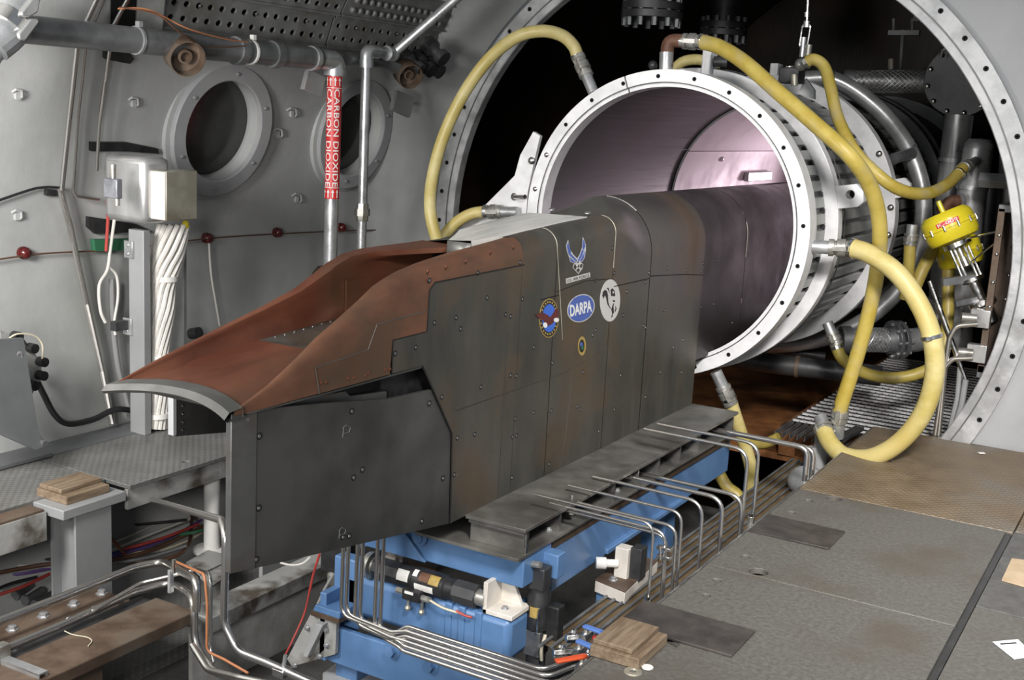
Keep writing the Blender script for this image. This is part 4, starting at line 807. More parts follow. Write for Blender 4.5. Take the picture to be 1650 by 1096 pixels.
topflange(1540, 20, 7.4, .25, 'rust stained bolted flange hanging at the upper right', 14, glow=m_rust)
# turnbuckle hanger
t = thing('turnbuckle', 'steel turnbuckle hanger above the barrel at the sagging hose', 'turnbuckle', at(1294, 110, Y=6.5))
mb = MB(); mb.cyl(at(1303, -20, Y=6.5), at(1300, 35, Y=6.5), .009, 10); mb.cyl(at(1300, 20, Y=6.5), at(1300, 27, Y=6.5), .016, 10); part('rod', mb, m_chrome, t)
for du in (-6, 7): mb = MB(); mb.tube(fillet([at(1299, 36, Y=6.5), at(1299+du, 42, Y=6.5), at(1294+du, 73, Y=6.5), at(1294, 78, Y=6.5)], .012, 4), .006, 8); part('frame_side', mb, m_chrome, t)
mb = MB(); mb.cyl(at(1300, 34, Y=6.5), at(1299, 44, Y=6.5), .017, 8); mb.cyl(at(1295, 60, Y=6.5), at(1292, 92, Y=6.5), .015, 10); part('screw', mb, m_galv, t)
mb = MB(); mb.sphere(at(1290, 104, Y=6.5), .035, 12); mb.cyl(at(1304, 72, Y=6.5), at(1300, 98, Y=6.5), .018, 12); part('clevis', mb, m_coup, t)
t = thing('bracket_block', 'small steel hanger block bolted on the barrel ring top', 'bracket', at(1278, 132, Y=6.7))
c = at(1276, 122, Y=6.7); mb = MB(); mb.obox(c, (.06, 0, 0), (0, .06, 0), (0, 0, .045)); part('block', mb, m_dpipe, t, bevel=.006)
mb = MB(); mb.cyl(at(1271, 108, Y=6.7), at(1272, 118, Y=6.7), .045, 20); part('boss', mb, m_coup, t); mb = MB(); mb.cyl(at(1280, 138, Y=6.55), at(1280, 120, Y=6.55), .02, 14); part('stud', mb, m_zinc, t)
mb = MB(); mb.prism([at(u, v, Y=6.75) for u, v in ((1298, 126), (1312, 145), (1312, 160), (1285, 150))], (0, .03, 0)); part('gusset', mb, m_silver, t)
t = thing('gauge_cluster', 'dim brass fittings and rods above the braided pipe', 'valve', at(1436, 112, Y=7.7))
mb = MB(); mb.cyl(at(1436, 112, Y=7.7), at(1436, 95, Y=7.7), .02, 10); part('fitting', mb, m_zinc, t); mb = MB(); mb.cyl(at(1451, 112, Y=7.9), at(1455, 48, Y=7.9), .012, 8); part('rod', mb, m_pipe, t)
mb = MB(); mb.bar(at(1432, 53, Y=7.9), at(1482, 53, Y=7.9), .04, .03); part('crossbar', mb, m_dpipe, t)
for u in (1440, 1470): mb = MB(); mb.cyl(at(u, 55, Y=7.9), at(u, 30, Y=7.9), .01, 8); part('rod', mb, m_pipe, t)
# yellow diaphragm valves
def valve(c, d, R_, Y, label, front):
    c = at(*c, Y=Y); d = (at(*d, Y=Y)-c).normalized(); t = thing('diaphragm_valve', label, 'valve', c-Vector((0, 0, .3)))
    mb = MB(); mb.lathe(c, d, [(0, .085), (R_*.8, .085), (R_*.97, .06), (R_, .04), (R_, .004), (R_*1.06, .004), (R_*1.06, -.004), (R_, -.004), (R_, -.05), (R_*.9, -.075), (R_*.4, -.09), (0, -.09)], 40, closed=False); part('diaphragm_housing', mb, m_yellow, t, ang=40)
    A, B, _ = frame(d)
    for k in range(12):
        q = c+(A*cos(2*pi*k/12)+B*sin(2*pi*k/12))*R_*1.05; mb = MB(); mb.cyl(q-d*.016, q+d*.016, .007, 8); part('bolt', mb, m_chrome, t)
    q = c+d*.085; mb = MB(); mb.tube([q-B*0, q+d*.03, q+d*.07], .014, 10); part('lifting_eye', mb, m_yellow, t)
    if front:
        mb = MB(); mb.lathe(c-d*.09, d, [(.03, 0), (.075, 0), (.075, -.025), (.03, -.025)], 24); part('bonnet', mb, m_chrome, t)
        for s in (-.04, .045):
            for s2 in (-.012, .012): q = c-d*.11+_R*(s+s2); mb = MB(); mb.cyl(q, q-d*.19, .007, 8); part('yoke_rod', mb, m_chrome, t)
        q = c-d*.11; mb = MB(); mb.cyl(q, q-d*.1, .012, 10); mb.cyl(q-d*.07, q-d*.12, .02, 10); part('stem', mb, m_coup, t)
        q = c-d*.30; mb = MB(); mb.lathe(q, d, [(0, 0), (.06, 0), (.06, -.02), (.03, -.03), (.028, -.12), (.04, -.13), (.075, -.135), (.075, -.16), (.045, -.17), (.045, -.26), (0, -.26)], 24, closed=False); part('valve_body', mb, m_chrome, t)
        mb = MB(); mb.bar(q+_R*.02, q-_R*.16-_U*.025, .03, .04); part('positioner_arm', mb, m_pipe, t)
        mb = MB(); mb.bar(q-d*.12, q-d*.12-_R*.14-_U*.03, .03, .03); part('positioner_arm', mb, m_pipe, t)
        # red label on the housing
        n2 = (CAM-c); n2 = (n2-d*n2.dot(d)).normalized(); e = n2.cross(d)*-1
        if e.dot(_R) < 0: e = -e
        a0 = -.12
        def onc(x, y): 
            th = x/R_; return c+d*y+(n2*cos(th)+e*sin(th))*(R_+.0015)
        mb = MB(); mb.loft([[onc(-.062+.124*i/8, y) for i in range(9)] for y in (.012, .036)]); lab = part('maker_label', mb, m_redlab, t, 'red label with white letters')
        tb = text_mb('K-009', 1, 0, .2); xs_ = [v.x for v in tb.v]; w_ = max(xs_)-min(xs_); ys_ = [v.y for v in tb.v]; h_ = max(ys_)-min(ys_)
        tb.v = [onc(v.x/w_*.11, .024+v.y/h_*.018)+n2*.001 for v in tb.v]; part('lettering', tb, m_inkwhite, lab)
    return t
valve((1530, 366), (1519, 341), .14, 6.72, 'yellow diaphragm valve with red label and chrome yoke rods', True)
valve((1545, 407), (1538, 383), .125, 7.05, 'second yellow diaphragm valve half hidden behind the first', False)
pipe('short brown pipe stub curling over the yellow valve', [(1516, 340, 7.0), (1530, 326, 7.05), (1552, 322, 7.1)], .035, m_rustelbow, .05, name='pipe_stub', collars=(.9,))
# brown valve rack
t = thing('valve_rack', 'brown bolted steel rack box at the right edge behind the flange', 'rack', (-.7, 6.9, .36))
mb = MB(); mb.box((-.915, 6.62, .37), (-.90, 7.2, 1.22)); part('side_plate', mb, m_rack, t, bevel=.002)
mb = MB(); mb.box((-.90, 6.76, .40), (-.25, 6.78, 1.22)); part('back_plate', mb, m_rack, t)
mb = MB(); mb.box((-.915, 6.6, .36), (-.88, 6.63, 1.24)); part('corner_angle', mb, m_rust, t, bevel=.002)
mb = MB(); mb.box((-.915, 6.6, 1.22), (-.25, 7.2, 1.26)); part('top_channel', mb, m_greydark, t, bevel=.004)
mb = MB(); mb.box((-.915, 6.6, .33), (-.25, 7.2, .40)); part('bottom_channel', mb, m_greydark, t, bevel=.004)
for z in (.5, .62, .72, .85, 1.0, 1.1): 
    put('bolt', domebolt, t, (-.893, 6.599, z), (0, -1, 0), 0, .010)
    for x in (-.84, -.78): put('bolt', domebolt, t, (x, 6.758, z+.03), (0, -1, 0), 0, .012)
pipe('grey square rail crossing above the brown rack', [(1578, 290, 6.9), (1700, 296, 6.9)], .04, m_greydark, name='rail', seg=4)
t = thing('union_block', 'pair of grey square union blocks on the rack side', 'fitting', at(1568, 590, Y=6.6))
for u, v in ((1574, 512), (1568, 568)):
    c = at(u, v, Y=6.6); mb = MB(); mb.obox(c+Vector((.02, 0, 0)), (.05, 0, 0), (0, .03, 0), (0, 0, .048)); part('block', mb, m_alu, t, bevel=.003)
    mb = MB(); mb.cyl(c+Vector((-.0, -.03, 0)), c+Vector((-.07, -.055, 0)), .026, 12); part('union_nut', mb, m_coup, t)
def steel(label, pts, r, rad, cat='tube', group='stainless steel tubes', m=m_steel, nm='steel_tube', base=None):
    P = [Vector(p) if len(p) == 3 and not isinstance(p, tuple) else p for p in pts]
    mb = MB(); mb.tube(fillet(P, rad, 6), r, 12); return solo(nm, mb, m, label, cat, group)
for lab, L in (('thin steel tube bending off the upper union block down to the floor', ((1576, 522, 6.5), (1541, 525, 6.5), (1530, 545, 6.5), (1506, 706, 6.5))), ('thin steel tube bending off the lower union block down to the floor', ((1568, 577, 6.5), (1536, 578, 6.5), (1523, 590, 6.5), (1512, 704, 6.5)))):
    steel(lab, [at(u, v, Y=y) for u, v, y in L], .014, .05, group='union block tubes')
for lab, L, r, m in (('bright slanting rod in front of the valve', ((1498, 453, 6.55), (1556, 612, 6.55)), .013, m_chrome), ('thinner bright rod beside the long slanting rod', ((1506, 488, 6.58), (1547, 590, 6.58)), .009, m_chrome), ('grey hose falling from the slanting rod', ((1547, 592, 6.56), (1543, 640, 6.56), (1531, 690, 6.56)), .014, m_greypipe), ('second grey hose falling from the slanting rod', ((1556, 612, 6.54), (1550, 650, 6.54), (1537, 694, 6.54)), .016, m_greypipe), ('thin stay wire from the valve to the rack, upper', ((1555, 385, 6.7), (1612, 372, 6.62)), .006, m_chrome), ('thin stay wire from the valve to the rack, lower', ((1567, 420, 6.7), (1616, 383, 6.62)), .005, m_chrome)):
    mb = MB(); mb.tube([at(u, v, Y=y) for u, v, y in L], r, 10); solo('rod' if m is m_chrome else 'grey_hose', mb, m, lab, 'rod' if m is m_chrome else 'hose')
pipe('fat light grey elbow pipe beside the tread plate edge', [(1308, 720, 6.0), (1310, 760, 6.0), (1316, 790, 6.0)], .035, m_greypipe, name='elbow_pipe')
pipe('light grey stub pipe under the fat hose end', [(1326, 690, 6.02), (1324, 720, 6.02), (1318, 760, 6.02)], .04, m_greypipe, name='elbow_pipe')
mb = MB(); mb.sphere(at(1300, 776, Y=5.75), .1, 20, (1, 1, .8)); solo('dome_cap', mb, m_greypipe, 'pale round dome cap beside the floor edge', 'cap')

# ================================================================ LEFT WALL
# upper pipe with the red labelled drop
PX = -4.05
t = thing('gas_pipe', 'grey overhead pipe with elbow and a drop wearing a red CARBON DIOXIDE label', 'pipe', (PX, 5.0, 0.0))
A0 = at(30, 38, X=PX); zc = 1.815
mb = MB(); mb.tube([(PX, 2.9, zc), (PX, 4.86, zc)], .056, 20); part('pipe_run', mb, m_pipe, t, 'dull grey horizontal run')
for y in (4.25, 4.5): mb = MB(); mb.lathe((PX, y, zc), (0, 1, 0), [(.055, 0), (.0665, 0), (.0665, .05), (.055, .05)], 20); part('collar', mb, m_pipe, t)
mb = MB(); mb.tube([(PX, 4.55, zc), (PX, 4.86, zc)], .046, 20); part('reducer', mb, m_galv, t)
mb = MB(); mb.tube(fillet([(PX, 4.84, zc), (PX, 5.0, zc), (PX, 5.0, zc-.07)], .075, 8), .052, 20); mb.lathe((PX, 4.80, zc), (0, 1, 0), [(.045, 0), (.063, 0), (.063, .03), (.045, .03)], 20); mb.lathe((PX, 5.0, zc-.062), (0, 0, -1), [(.03, -.016), (.058, -.016), (.058, .016), (.03, .016)], 20); part('elbow', mb, m_galv, t)
for uu in (217, 401):
    y_ = at(uu, 60 if uu < 300 else 82, X=PX).y; mb = MB(); mb.lathe((PX, y_, zc), (0, 1, 0), [(.056, 0), (.061, 0), (.061, .014), (.056, .014)], 20); mb.obox((PX+.02, y_+.007, zc+.068), (.012, 0, 0), (0, .01, 0), (0, 0, .012)); part('pipe_strap', mb, m_white if uu > 300 else m_galv, t)
RP = .0385
mb = MB(); mb.tube([(PX, 5.0, zc-.06), (PX, 5.0, 0.0)], RP, 24); part('drop_pipe', mb, m_galv, t, 'bright galvanised drop')
zt_, zb_ = at(536, 123, X=PX+.0).z, at(535, 320, X=PX).z
mb = MB(); mb.lathe((PX, 5.0, zb_), (0, 0, 1), [(RP+.0012, 0), (RP+.0012, zt_-zb_)], 32, closed=False); lab = part('pipe_label', mb, m_redlab, t, 'red wraparound label')
tov = (CAM-Vector((PX, 5.0, 1.4))); th0 = atan2(tov.y, tov.x)
def wrap(mb_, zmid, thc, sx, sy, off=.0022):      # text x runs down the pipe, letter tops to the right as seen
    out = []
    for v in mb_.v:
        th = thc+(v.y*sy)/RP; r = RP+off
        out.append(Vector((PX+r*cos(th), 5.0+r*sin(th), zmid-v.x*sx)))
    mb_.v = out; return mb_
for dth, txt in ((-.74, 'CARBON DIOXIDE'), (.36, 'CARBON DIOXIDE')):
    tb = text_mb(txt, 1, 0, .12, .012); w_ = max(v.x for v in tb.v)-min(v.x for v in tb.v); h_ = max(v.y for v in tb.v)-min(v.y for v in tb.v)
    part('lettering', wrap(tb, (zt_+zb_)/2, th0+dth, (zt_-zb_)*.80/w_, .030/h_), m_inkwhite, lab)
for zz in (zt_-.028, zb_+.028):
    mb = MB(); z1 = zz+(-.032 if zz > 1.4 else .032); mb.lathe((PX, 5.0, z1-.0015), (0, 0, 1), [(RP+.002, 0), (RP+.002, .003)], 32, closed=False); part('label_line', mb, m_inkwhite, lab)
    for k in range(10):
        th = th0+2*pi*k/10+.1; P = [(0, .024), (.008, .006), (.003, .006), (.003, -.022), (-.003, -.022), (-.003, .006), (-.008, .006)]
        mb = MB(); mb.add([Vector((PX+(RP+.0025)*cos(th+x/RP), 5.0+(RP+.0025)*sin(th+x/RP), zz+z)) for x, z in P], [tuple(range(7))]); part('arrow', mb, m_inkwhite, lab)
t = thing('conduit_pipe', 'slimmer bright pipe with union and elbow behind the labelled pipe', 'pipe', (PX, 5.27, 0))
y2 = 5.27; z2 = at(590, 88, X=PX).z
mb = MB(); mb.tube([(PX, y2, z2), (PX, y2, 0)], .027, 20); part('drop_pipe', mb, m_galv, t)
mb = MB(); mb.tube(fillet([(PX, y2, z2-.05), (PX, y2, z2+.02), (PX, y2+.1, z2+.02)], .05, 6), .037, 18); mb.lathe((PX, y2, z2-.05), (0, 0, -1), [(.02, -.02), (.041, -.02), (.041, .02), (.02, .02)], 18); part('elbow', mb, m_galv, t)
q = at(640, 82, X=PX); q = Vector((PX, y2+.24, z2+.02)); q2 = at(742, -8, X=-3.72)
mb = MB(); mb.tube([(PX, y2+.08, z2+.02), q], .03, 16); mb.lathe((PX, y2+.18, z2+.02), (0, 1, 0), [(.02, 0), (.042, 0), (.042, .03), (.02, .03)], 18); part('nipple', mb, m_galv, t)
mb = MB(); mb.sphere(q, .042, 14); part('elbow', mb, m_galv, t); mb = MB(); mb.tube([q, q2], .027, 18); part('sloping_pipe', mb, m_galv, t)
zu = at(583, 342, X=PX).z; mb = MB(); mb.lathe((PX, y2, zu), (0, 0, 1), [(.02, -.05), (.034, -.05), (.036, -.02), (.044, -.02), (.044, .02), (.036, .02), (.034, .05), (.02, .05)], 8); part('union', mb, m_coup, t)
for k, L in enumerate((((190, 14, -4.0), (240, 16, -3.95), (300, 45, -3.9), (360, 62, -3.93), (400, 68, -3.96)), ((192, 12, -4.0), (250, 22, -3.92), (290, 52, -3.9), (330, 75, -3.95), (395, 74, -3.97)))):
    mb = MB(); mb.tube(spline([at(u, v, X=x) for u, v, x in L], 5), .0035, 5); solo('wire', mb, m_wirec['brown' if k else 'copper'], ('thin copper wire strung across the perforated panel', 'thin brown wire drooping over the overhead pipe')[k], 'wire')
# round horns on the wall
def horn(u, v, X, R_, label, nrm):
    c = at(u, v, X=X); n = Vector(nrm).normalized(); t = thing('discharge_horn', label, 'horn', c)
    mb = MB(); mb.lathe(c, n, [(R_*.7, -.10), (R_, -.07), (R_, .02), (R_*.93, .02), (R_*.9, -.03), (R_*.5, -.045), (0, -.045)], 32, closed=False); part('horn_shell', mb, m_rust, t, ang=40)
    mb = MB(); mb.lathe(c, n, [(R_*.38, -.045), (R_*.42, -.02), (R_*.38, -.005), (R_*.28, -.005), (R_*.26, -.03), (0, -.03)], 24, closed=False); part('nozzle_ring', mb, m_rust, t)
    mb = MB(); mb.tube([c-n*.1, c-n*.22], R_*.45, 14); part('neck', mb, m_pipe, t)
    return t
horn(300, 93, -3.98, .082, 'rusty round horn on the overhead pipe above the left porthole', (.86, -.36, -.35)); horn(660, 122, -4.05, .075, 'rusty round horn at the end of the wall near the flange', (.8, -.42, -.4))
mb = MB(); mb.tube([at(560, 95, X=-4.12), at(612, 100, X=-4.12), at(645, 112, X=-4.1)], .035, 14); solo('pipe', mb, m_pipe, 'dull pipe feeding the horn near the flange', 'pipe')
for u0, v0, lab in ((512, 132, 'small pale plate bracket left of the labelled pipe'), (655, 165, 'small pale plate bracket under the far horn')):
    p = at(u0, v0, X=-4.25); t = thing('plate_bracket', lab, 'bracket', p); mb = MB(); mb.prism([at(u0+a, v0+b, X=-4.2) for a, b in ((-14, -20), (14, -8), (6, 25), (-22, 12))], (-.03, 0, 0)); part('plate', mb, m_wall, t, bevel=.003)
    mb = MB(); mb.bar(p, on_wall(u0, v0, .03), .02, .02); part('stem', mb, m_pipe, t)
# overhead perforated panels hanging under the curve of the roof
PXX = Vector((.34, 0, .94))
def perf(label, o, ln, L, rows_, step, rx, ry, knobs=False, ex=PXX):
    ey = Vector((0, 1, 0)); n = ex.cross(ey); n = n if n.x > 0 else -n; holes = []; k = .05
    while k < ln-.03 and not knobs:
        for rr in rows_: holes.append(ngon(rr*L, k, ry, 8, rx))
        k += step
    t = thing('perforated_panel', label, 'panel', o, 'perforated panels under the roof curve')
    pm = plate_holes([(0, 0), (L, 0), (L, ln), (0, ln)], holes, ex, ey, n, .012); shift(pm, o); part('face_plate', pm, m_perf, t)
    mb = MB(); mb.obox(o+ey*ln/2+ex*L/2-n*.05, ex*L/2*.98, ey*ln/2*.98, n*.005); part('backing', mb, m_gap, t)
    for s_ in (0, 1): mb = MB(); mb.obox(o+ey*ln/2+ex*L*s_-n*.02, ex*.006, ey*ln/2, n*.03); part('edge_frame', mb, m_perf, t)
    if knobs:
        k = .06
        while k < ln-.04:
            for rr in rows_: put('knob', knob, t, o+ey*k+ex*rr*L+n*.001, n, 0, .019)
            k += step*.85
    else:
        k = .05+step*2
        while k < ln-.05: put('bolt', domebolt, t, o+ey*k+ex*rows_[1]*L+n*.001, n, 0, .009); k += step*5
    return t
knob = mesh_of(MB().lathe((0, 0, 0), (0, 0, 1), [(0, 0), (.8, 0), (1, .6), (.6, 1.2), (0, 1.3)], 8, closed=False), 'knob', m_perf)
o1 = at(258, 43, X=-4.2); yb = at(523, 78, X=-4.2).y; yc = at(690, 95, X=-4.2).y; LP = .165
perf('grey perforated panel along the roof curve above the left porthole', o1, yb-o1.y, LP, (.3, .72), .076, .021, .016)
perf('grey perforated panel beyond, above the two vertical pipes', Vector((o1.x, yb+.015, o1.z)), yc-yb, LP, (.3, .72), .076, .018, .014)
o2 = o1+PXX*(LP+.012)+Vector((.02, 0, .0)); PX2 = Vector((.5, 0, .87))
perf('upper grey perforated panel at the top of the picture', Vector((o2.x, o1.y+.06, o2.z)), yb-o1.y-.04, LP, (.25, .62), .079, .021, .016, False, PX2)
perf('upper ribbed panel with knobs near the flange', Vector((o2.x, yb+.035, o2.z)), yc-yb, LP, (.25, .6), .075, .015, .012, True, PX2)
t = thing('roof_duct', 'grey flanged duct stub behind the perforated panel, top left', 'duct', on_wall(235, 40, .1))
mb = MB(); mb.bar(on_wall(245, -20, .08), on_wall(240, 46, .06), .12, .05); part('duct_body', mb, m_perf, t, bevel=.006)
t = thing('dark_opening', 'dark torn opening patch behind the tubes at top left', 'patch', on_wall(205, 20, .02))
mb = MB(); mb.prism([on_wall(u, v, .004) for u, v in ((178, -20), (236, -20), (232, 46), (212, 52), (178, 52))], wall_n(on_wall(205, 20))*.006); part('patch', mb, m_gap, t)
mb = MB(); mb.tube([on_wall(u, v, .03) for u, v in ((731, 24), (735, 33), (740, 40), (775, 0), (800, -25))], .007, 8); mb2 = MB(); solo('wire_loop', mb, m_pipe, 'bent grey wire loop on the dark wall above the flange', 'wire')
t = thing('valve_cluster', 'dark clustered valve fittings under the sloping pipe', 'valve', on_wall(690, 90, .1))
for u, v, r in ((676, 98, .05), (696, 78, .055), (690, 100, .05), (660, 95, .04)): mb = MB(); c = on_wall(u, v, .2); n = wall_n(c); mb.lathe(c-n*.05, n, [(0, 0), (r, 0), (r, .06), (r*.6, .08), (r*.6, .12), (r*.9, .12), (r*.9, .16), (0, .16)], 14, closed=False); part('fitting', mb, m_dpipe, t)
# top left clamp
t = thing('pipe_clamp', 'silver pipe and clamp bracket in the top left corner', 'clamp', at(20, 60, X=-3.9))
XC = -3.95
mb = MB(); mb.tube([at(-90, 190, X=XC), at(75, -68, X=XC)], .06, 18); part('pipe', mb, m_galv, t)
p = at(14, 32, X=XC); d = (at(45, -20, X=XC)-at(-25, 90, X=XC)).normalized(); mb = MB(); mb.lathe(p-d*.03, d, [(.05, 0), (.072, 0), (.072, .05), (.05, .05)], 20); part('collar', mb, m_chrome, t)
for px in (((35, 20), (52, -2), (66, -2), (62, 20), (48, 28), (36, 26)), ((30, 55), (50, 30), (62, 30), (64, 36), (42, 66), (32, 64))): mb = MB(); mb.prism([at(u, v, X=XC+.09) for u, v in px], (-.03, 0, 0)); part('clamp_plate', mb, m_alu, t, bevel=.006)
mb = MB(); mb.tube([at(0, 84, X=XC+.05), at(20, 68, X=XC+.05), at(38, 50, X=XC+.05)], .035, 10); part('bracket', mb, m_pipe, t)
# tubes on the wall
def wt(label, px, r, m, off=.06, rad=.04, cat='tube', group='tubes on the left wall', nm='wall_tube', sm=False):
    P = [on_wall(u, v, off) for u, v in px]; mb = MB(); mb.tube(spline(P, 5) if sm else fillet(P, rad, 5), r, 10); return solo(nm, mb, m, label, cat, group)
wt('bright tube running down the wall from the top to the long slanting tube', [(160, -10), (126, 62), (112, 190), (99, 312)], .012, m_steel)
wt('thin tube hugging the long bright wall tube, bent to the junction box', [(172, -10), (140, 62), (126, 190), (118, 305), (122, 316), (160, 322)], .007, m_steel)
wt('long slanting bright tube from mid wall down to the walkway', [(97, 305), (112, 362), (140, 490), (165, 600), (181, 684)], .015, m_steel)
wt('copper coloured tube dropping to the small junction box', [(207, -5), (182, 42), (170, 130), (160, 200), (156, 275)], .008, m_steel)
wt('brown cable strapped along the copper coloured tube', [(208, 0), (186, 42), (173, 110), (163, 170), (158, 230)], .007, m_wirec['brown'], .055, group='cables on the left wall', cat='cable', nm='cable', sm=True)
wt('black cable stretched across the wall at far left', [(-140, 372), (30, 312), (70, 302), (100, 303)], .006, m_wirec['black'], .03, cat='cable', group='cables on the left wall', nm='cable', sm=True)
wt('thin red brown wire strung through the insulators', [(-140, 440), (40, 412), (120, 406), (200, 402), (330, 385), (450, 377), (560, 372), (640, 370)], .004, m_wirec['brown'], .035, cat='wire', group='cables on the left wall', nm='wire', sm=True)
wt('red cable hanging under the small junction box', [(173, 322), (174, 350), (171, 405)], .008, m_wirec['red'], .09, cat='cable', group='cables on the left wall', nm='cable', sm=True)
wt('white cable hanging under the small junction box', [(190, 325), (185, 350), (178, 400), (173, 435), (160, 460), (162, 500), (170, 520)], .008, m_wirec['white'], .09, cat='cable', group='cables on the left wall', nm='cable', sm=True)
wt('white looped cable beside the grey post', [(175, 430), (188, 445), (190, 480), (184, 520), (186, 540)], .007, m_wirec['white'], .09, cat='cable', group='cables on the left wall', nm='cable', sm=True)
wt('grey hose falling to the floor left of the grey post', [(180, 450), (182, 520), (190, 590), (200, 630), (210, 672)], .014, m_wirec['grey'], .06, cat='hose', group='cables on the left wall', nm='cable', sm=True)
wt('white vertical line cable below the second insulator', [(337, 392), (340, 440), (348, 490), (354, 525)], .006, m_wirec['white'], .02, cat='cable', group='cables on the left wall', nm='cable', sm=True)
wt('black floor cable curling from the grey shield along the wall foot', [(42, 590), (55, 605), (70, 635), (88, 668), (110, 683), (150, 676), (185, 660), (215, 662)], .014, m_wirec['black'], .12, cat='cable', group='cables on the left wall', nm='cable', sm=True)
wt('thin dark cable down the far wall right of the pipes', [(663, 185), (655, 240), (647, 300)], .004, m_wirec['black'], .01, cat='cable', group='cables on the left wall', nm='cable', sm=True)
for u, v, lab in ((42, 408, 'red glass insulator at the far left of the wire'), (337, 384, 'red glass insulator right of the cable bundle'), (450, 375, 'red glass insulator left of the labelled pipe'), (553, 367, 'red glass insulator just right of the labelled pipe')):
    c = on_wall(u, v, .03); n = wall_n(c); t = thing('insulator', lab, 'insulator', c, 'red insulators on the wall wire')
    mb = MB(); mb.lathe(c-n*.03, n, [(0, 0), (.028, 0), (.029, .015), (.017, .022), (.027, .032), (.02, .046), (0, .05)], 16, closed=False); part('insulator_body', mb, m_insul, t, ang=60)
for u, v in ((28, 150), (27, 345), (215, 163), (470, 180), (447, 213), (478, 318)):
    c = on_wall(u, v, .01); n = wall_n(c); t = thing('weld_clip', {28: 'small painted clip high on the far left wall', 27: 'small painted clip low on the far left wall', 215: 'small painted clip left of the left porthole', 470: 'small painted clip between the portholes, upper', 447: 'tiny square clip on the right rim of the left porthole', 478: 'tiny dark stud below the labelled pipe bracket'}[u], 'clip', c)
    mb = MB(); mb.tube([on_wall(u-8, v-2, .005), on_wall(u-2, v-6, .02), on_wall(u+7, v-4, .02), on_wall(u+8, v+5, .02), on_wall(u+4, v+9, .005)], .006, 6); part('clip_wire', mb, m_wall, t)
    mb = MB(); mb.obox(on_wall(u, v+3, .006), n*.008, (0, .012, 0), (0, 0, .018)); part('clip_pad', mb, m_wall, t)
# black cable tray scraps
for px, lab in ((((143, 228), (200, 228), (250, 238), (252, 246), (200, 242), (143, 242)), 'black rubber strip above the cast box'), (((138, 348), (215, 360), (240, 372), (150, 376), (138, 365)), 'black rubber strip under the cast box'), (((72, 304), (92, 306), (92, 315), (70, 314)), 'small black patch where the wall tubes meet'), (((165, 75), (205, 82), (212, 92), (205, 100), (165, 92)), 'dark chipped patch under the overhead pipe')):
    P = [on_wall(u, v, .003) for u, v in px]; n = wall_n(P[0]); mb = MB(); mb.prism(P, n*.02); solo('rubber_strip', mb, m_black, lab, 'strip')
mb = MB(); P = [on_wall(u, v, .01) for u, v in ((145, 385), (205, 384), (207, 402), (147, 404))]; mb.prism(P, wall_n(P[0])*.03); solo('tag_plate', mb, m_green, 'dark green tag plate behind the hanging cables', 'plate')
# cast aluminium box
def boxpx(uL, uC, uR, vT, vB, X):
    vm = (vT+vB)/2; c = at(uC, vm, X=X); x1 = at(uL, vm, Y=c.y).x; y1 = at(uR, vm, X=X).y
    return Vector((x1, c.y, at(uC, vB, X=X).z)), Vector((X, y1, at(uC, vT, X=X).z))
t = thing('cable_box', 'rounded cast aluminium cable box with a pale side box on the left wall', 'box', at(240, 360, X=-4.2))
a, b = boxpx(166, 232, 276, 254, 362, -4.06); mb = MB(); mb.box(a, b); part('box_body', mb, m_alu, t, 'cast aluminium body with a rounded edge', bevel=.03)
a, b = boxpx(243, 268, 318, 276, 357, -3.97); mb = MB(); mb.box(a, b); part('side_box', mb, m_zinc, t, 'yellowed square side box', bevel=.004)
mb = MB(); mb.box((a.x, a.y-.006, a.z+.005), (b.x-.004, a.y, b.z-.005)); part('side_cover', mb, m_cream, t, 'pale cover of the side box', bevel=.002)
t = thing('junction_box', 'small blue grey junction box on the corner of the cast box', 'box', at(180, 322, X=-4.12))
a, b = boxpx(166, 188, 198, 289, 321, -4.02); mb = MB(); mb.box(a, b); part('box_body', mb, m_junc, t, bevel=.006)
mb = MB(); mb.cyl((a.x+.03, a.y+.03, b.z), (a.x+.03, a.y+.03, b.z+.06), .014, 12); part('gland', mb, m_coup, t)
mb = MB(); mb.cyl((b.x-.02, a.y+.02, a.z), (b.x-.02, a.y+.02, a.z-.03), .012, 12); part('gland', mb, m_coup, t)
# strut posts
def post(label, x, y0, y1, z1, m, dx=.05):
    t = thing('strut_post', label, 'post', (x, (y0+y1)/2, 0)); mb = MB(); mb.box((x, y0, 0), (x-dx, y1, z1)); part('post', mb, m, t, bevel=.003)
    return t
a, b = boxpx(208, 232, 243, 369, 640, -4.16); b.z = at(232, 372, X=-4.16).z
t = thing('strut_post', 'light grey post under the cast box left of the cable bundle', 'post', (b.x, b.y, 0)); mb = MB(); mb.box((a.x, a.y, 0), b); part('post', mb, m_grey, t, bevel=.003)
PYF = a.y
for u, v in ((208, 402), (206, 526)):
    c = at(u, v, Y=PYF-.006); mb = MB(); mb.obox(c, (.028, 0, 0), (0, .006, 0), (0, 0, .04)); part('angle_clip', mb, m_galv, t, bevel=.002)
    for dz in (-.02, .02): put('bolt', domebolt, t, c+Vector((0, -.006, dz)), (0, -1, 0), 0, .008)
mb = MB(); c = at(196, 524, X=-4.27); mb.obox(c, (.02, 0, 0), (0, .05, 0), (0, 0, .022)); part('cross_rail', mb, m_dpipe, t)
a, b = boxpx(276, 296, 301, 372, 640, -4.25); t = thing('strut_post', 'grey post right of the cable bundle', 'post', (b.x, b.y, 0)); mb = MB(); mb.box((a.x, a.y, 0), b); part('post', mb, m_greypipe, t, bevel=.003)
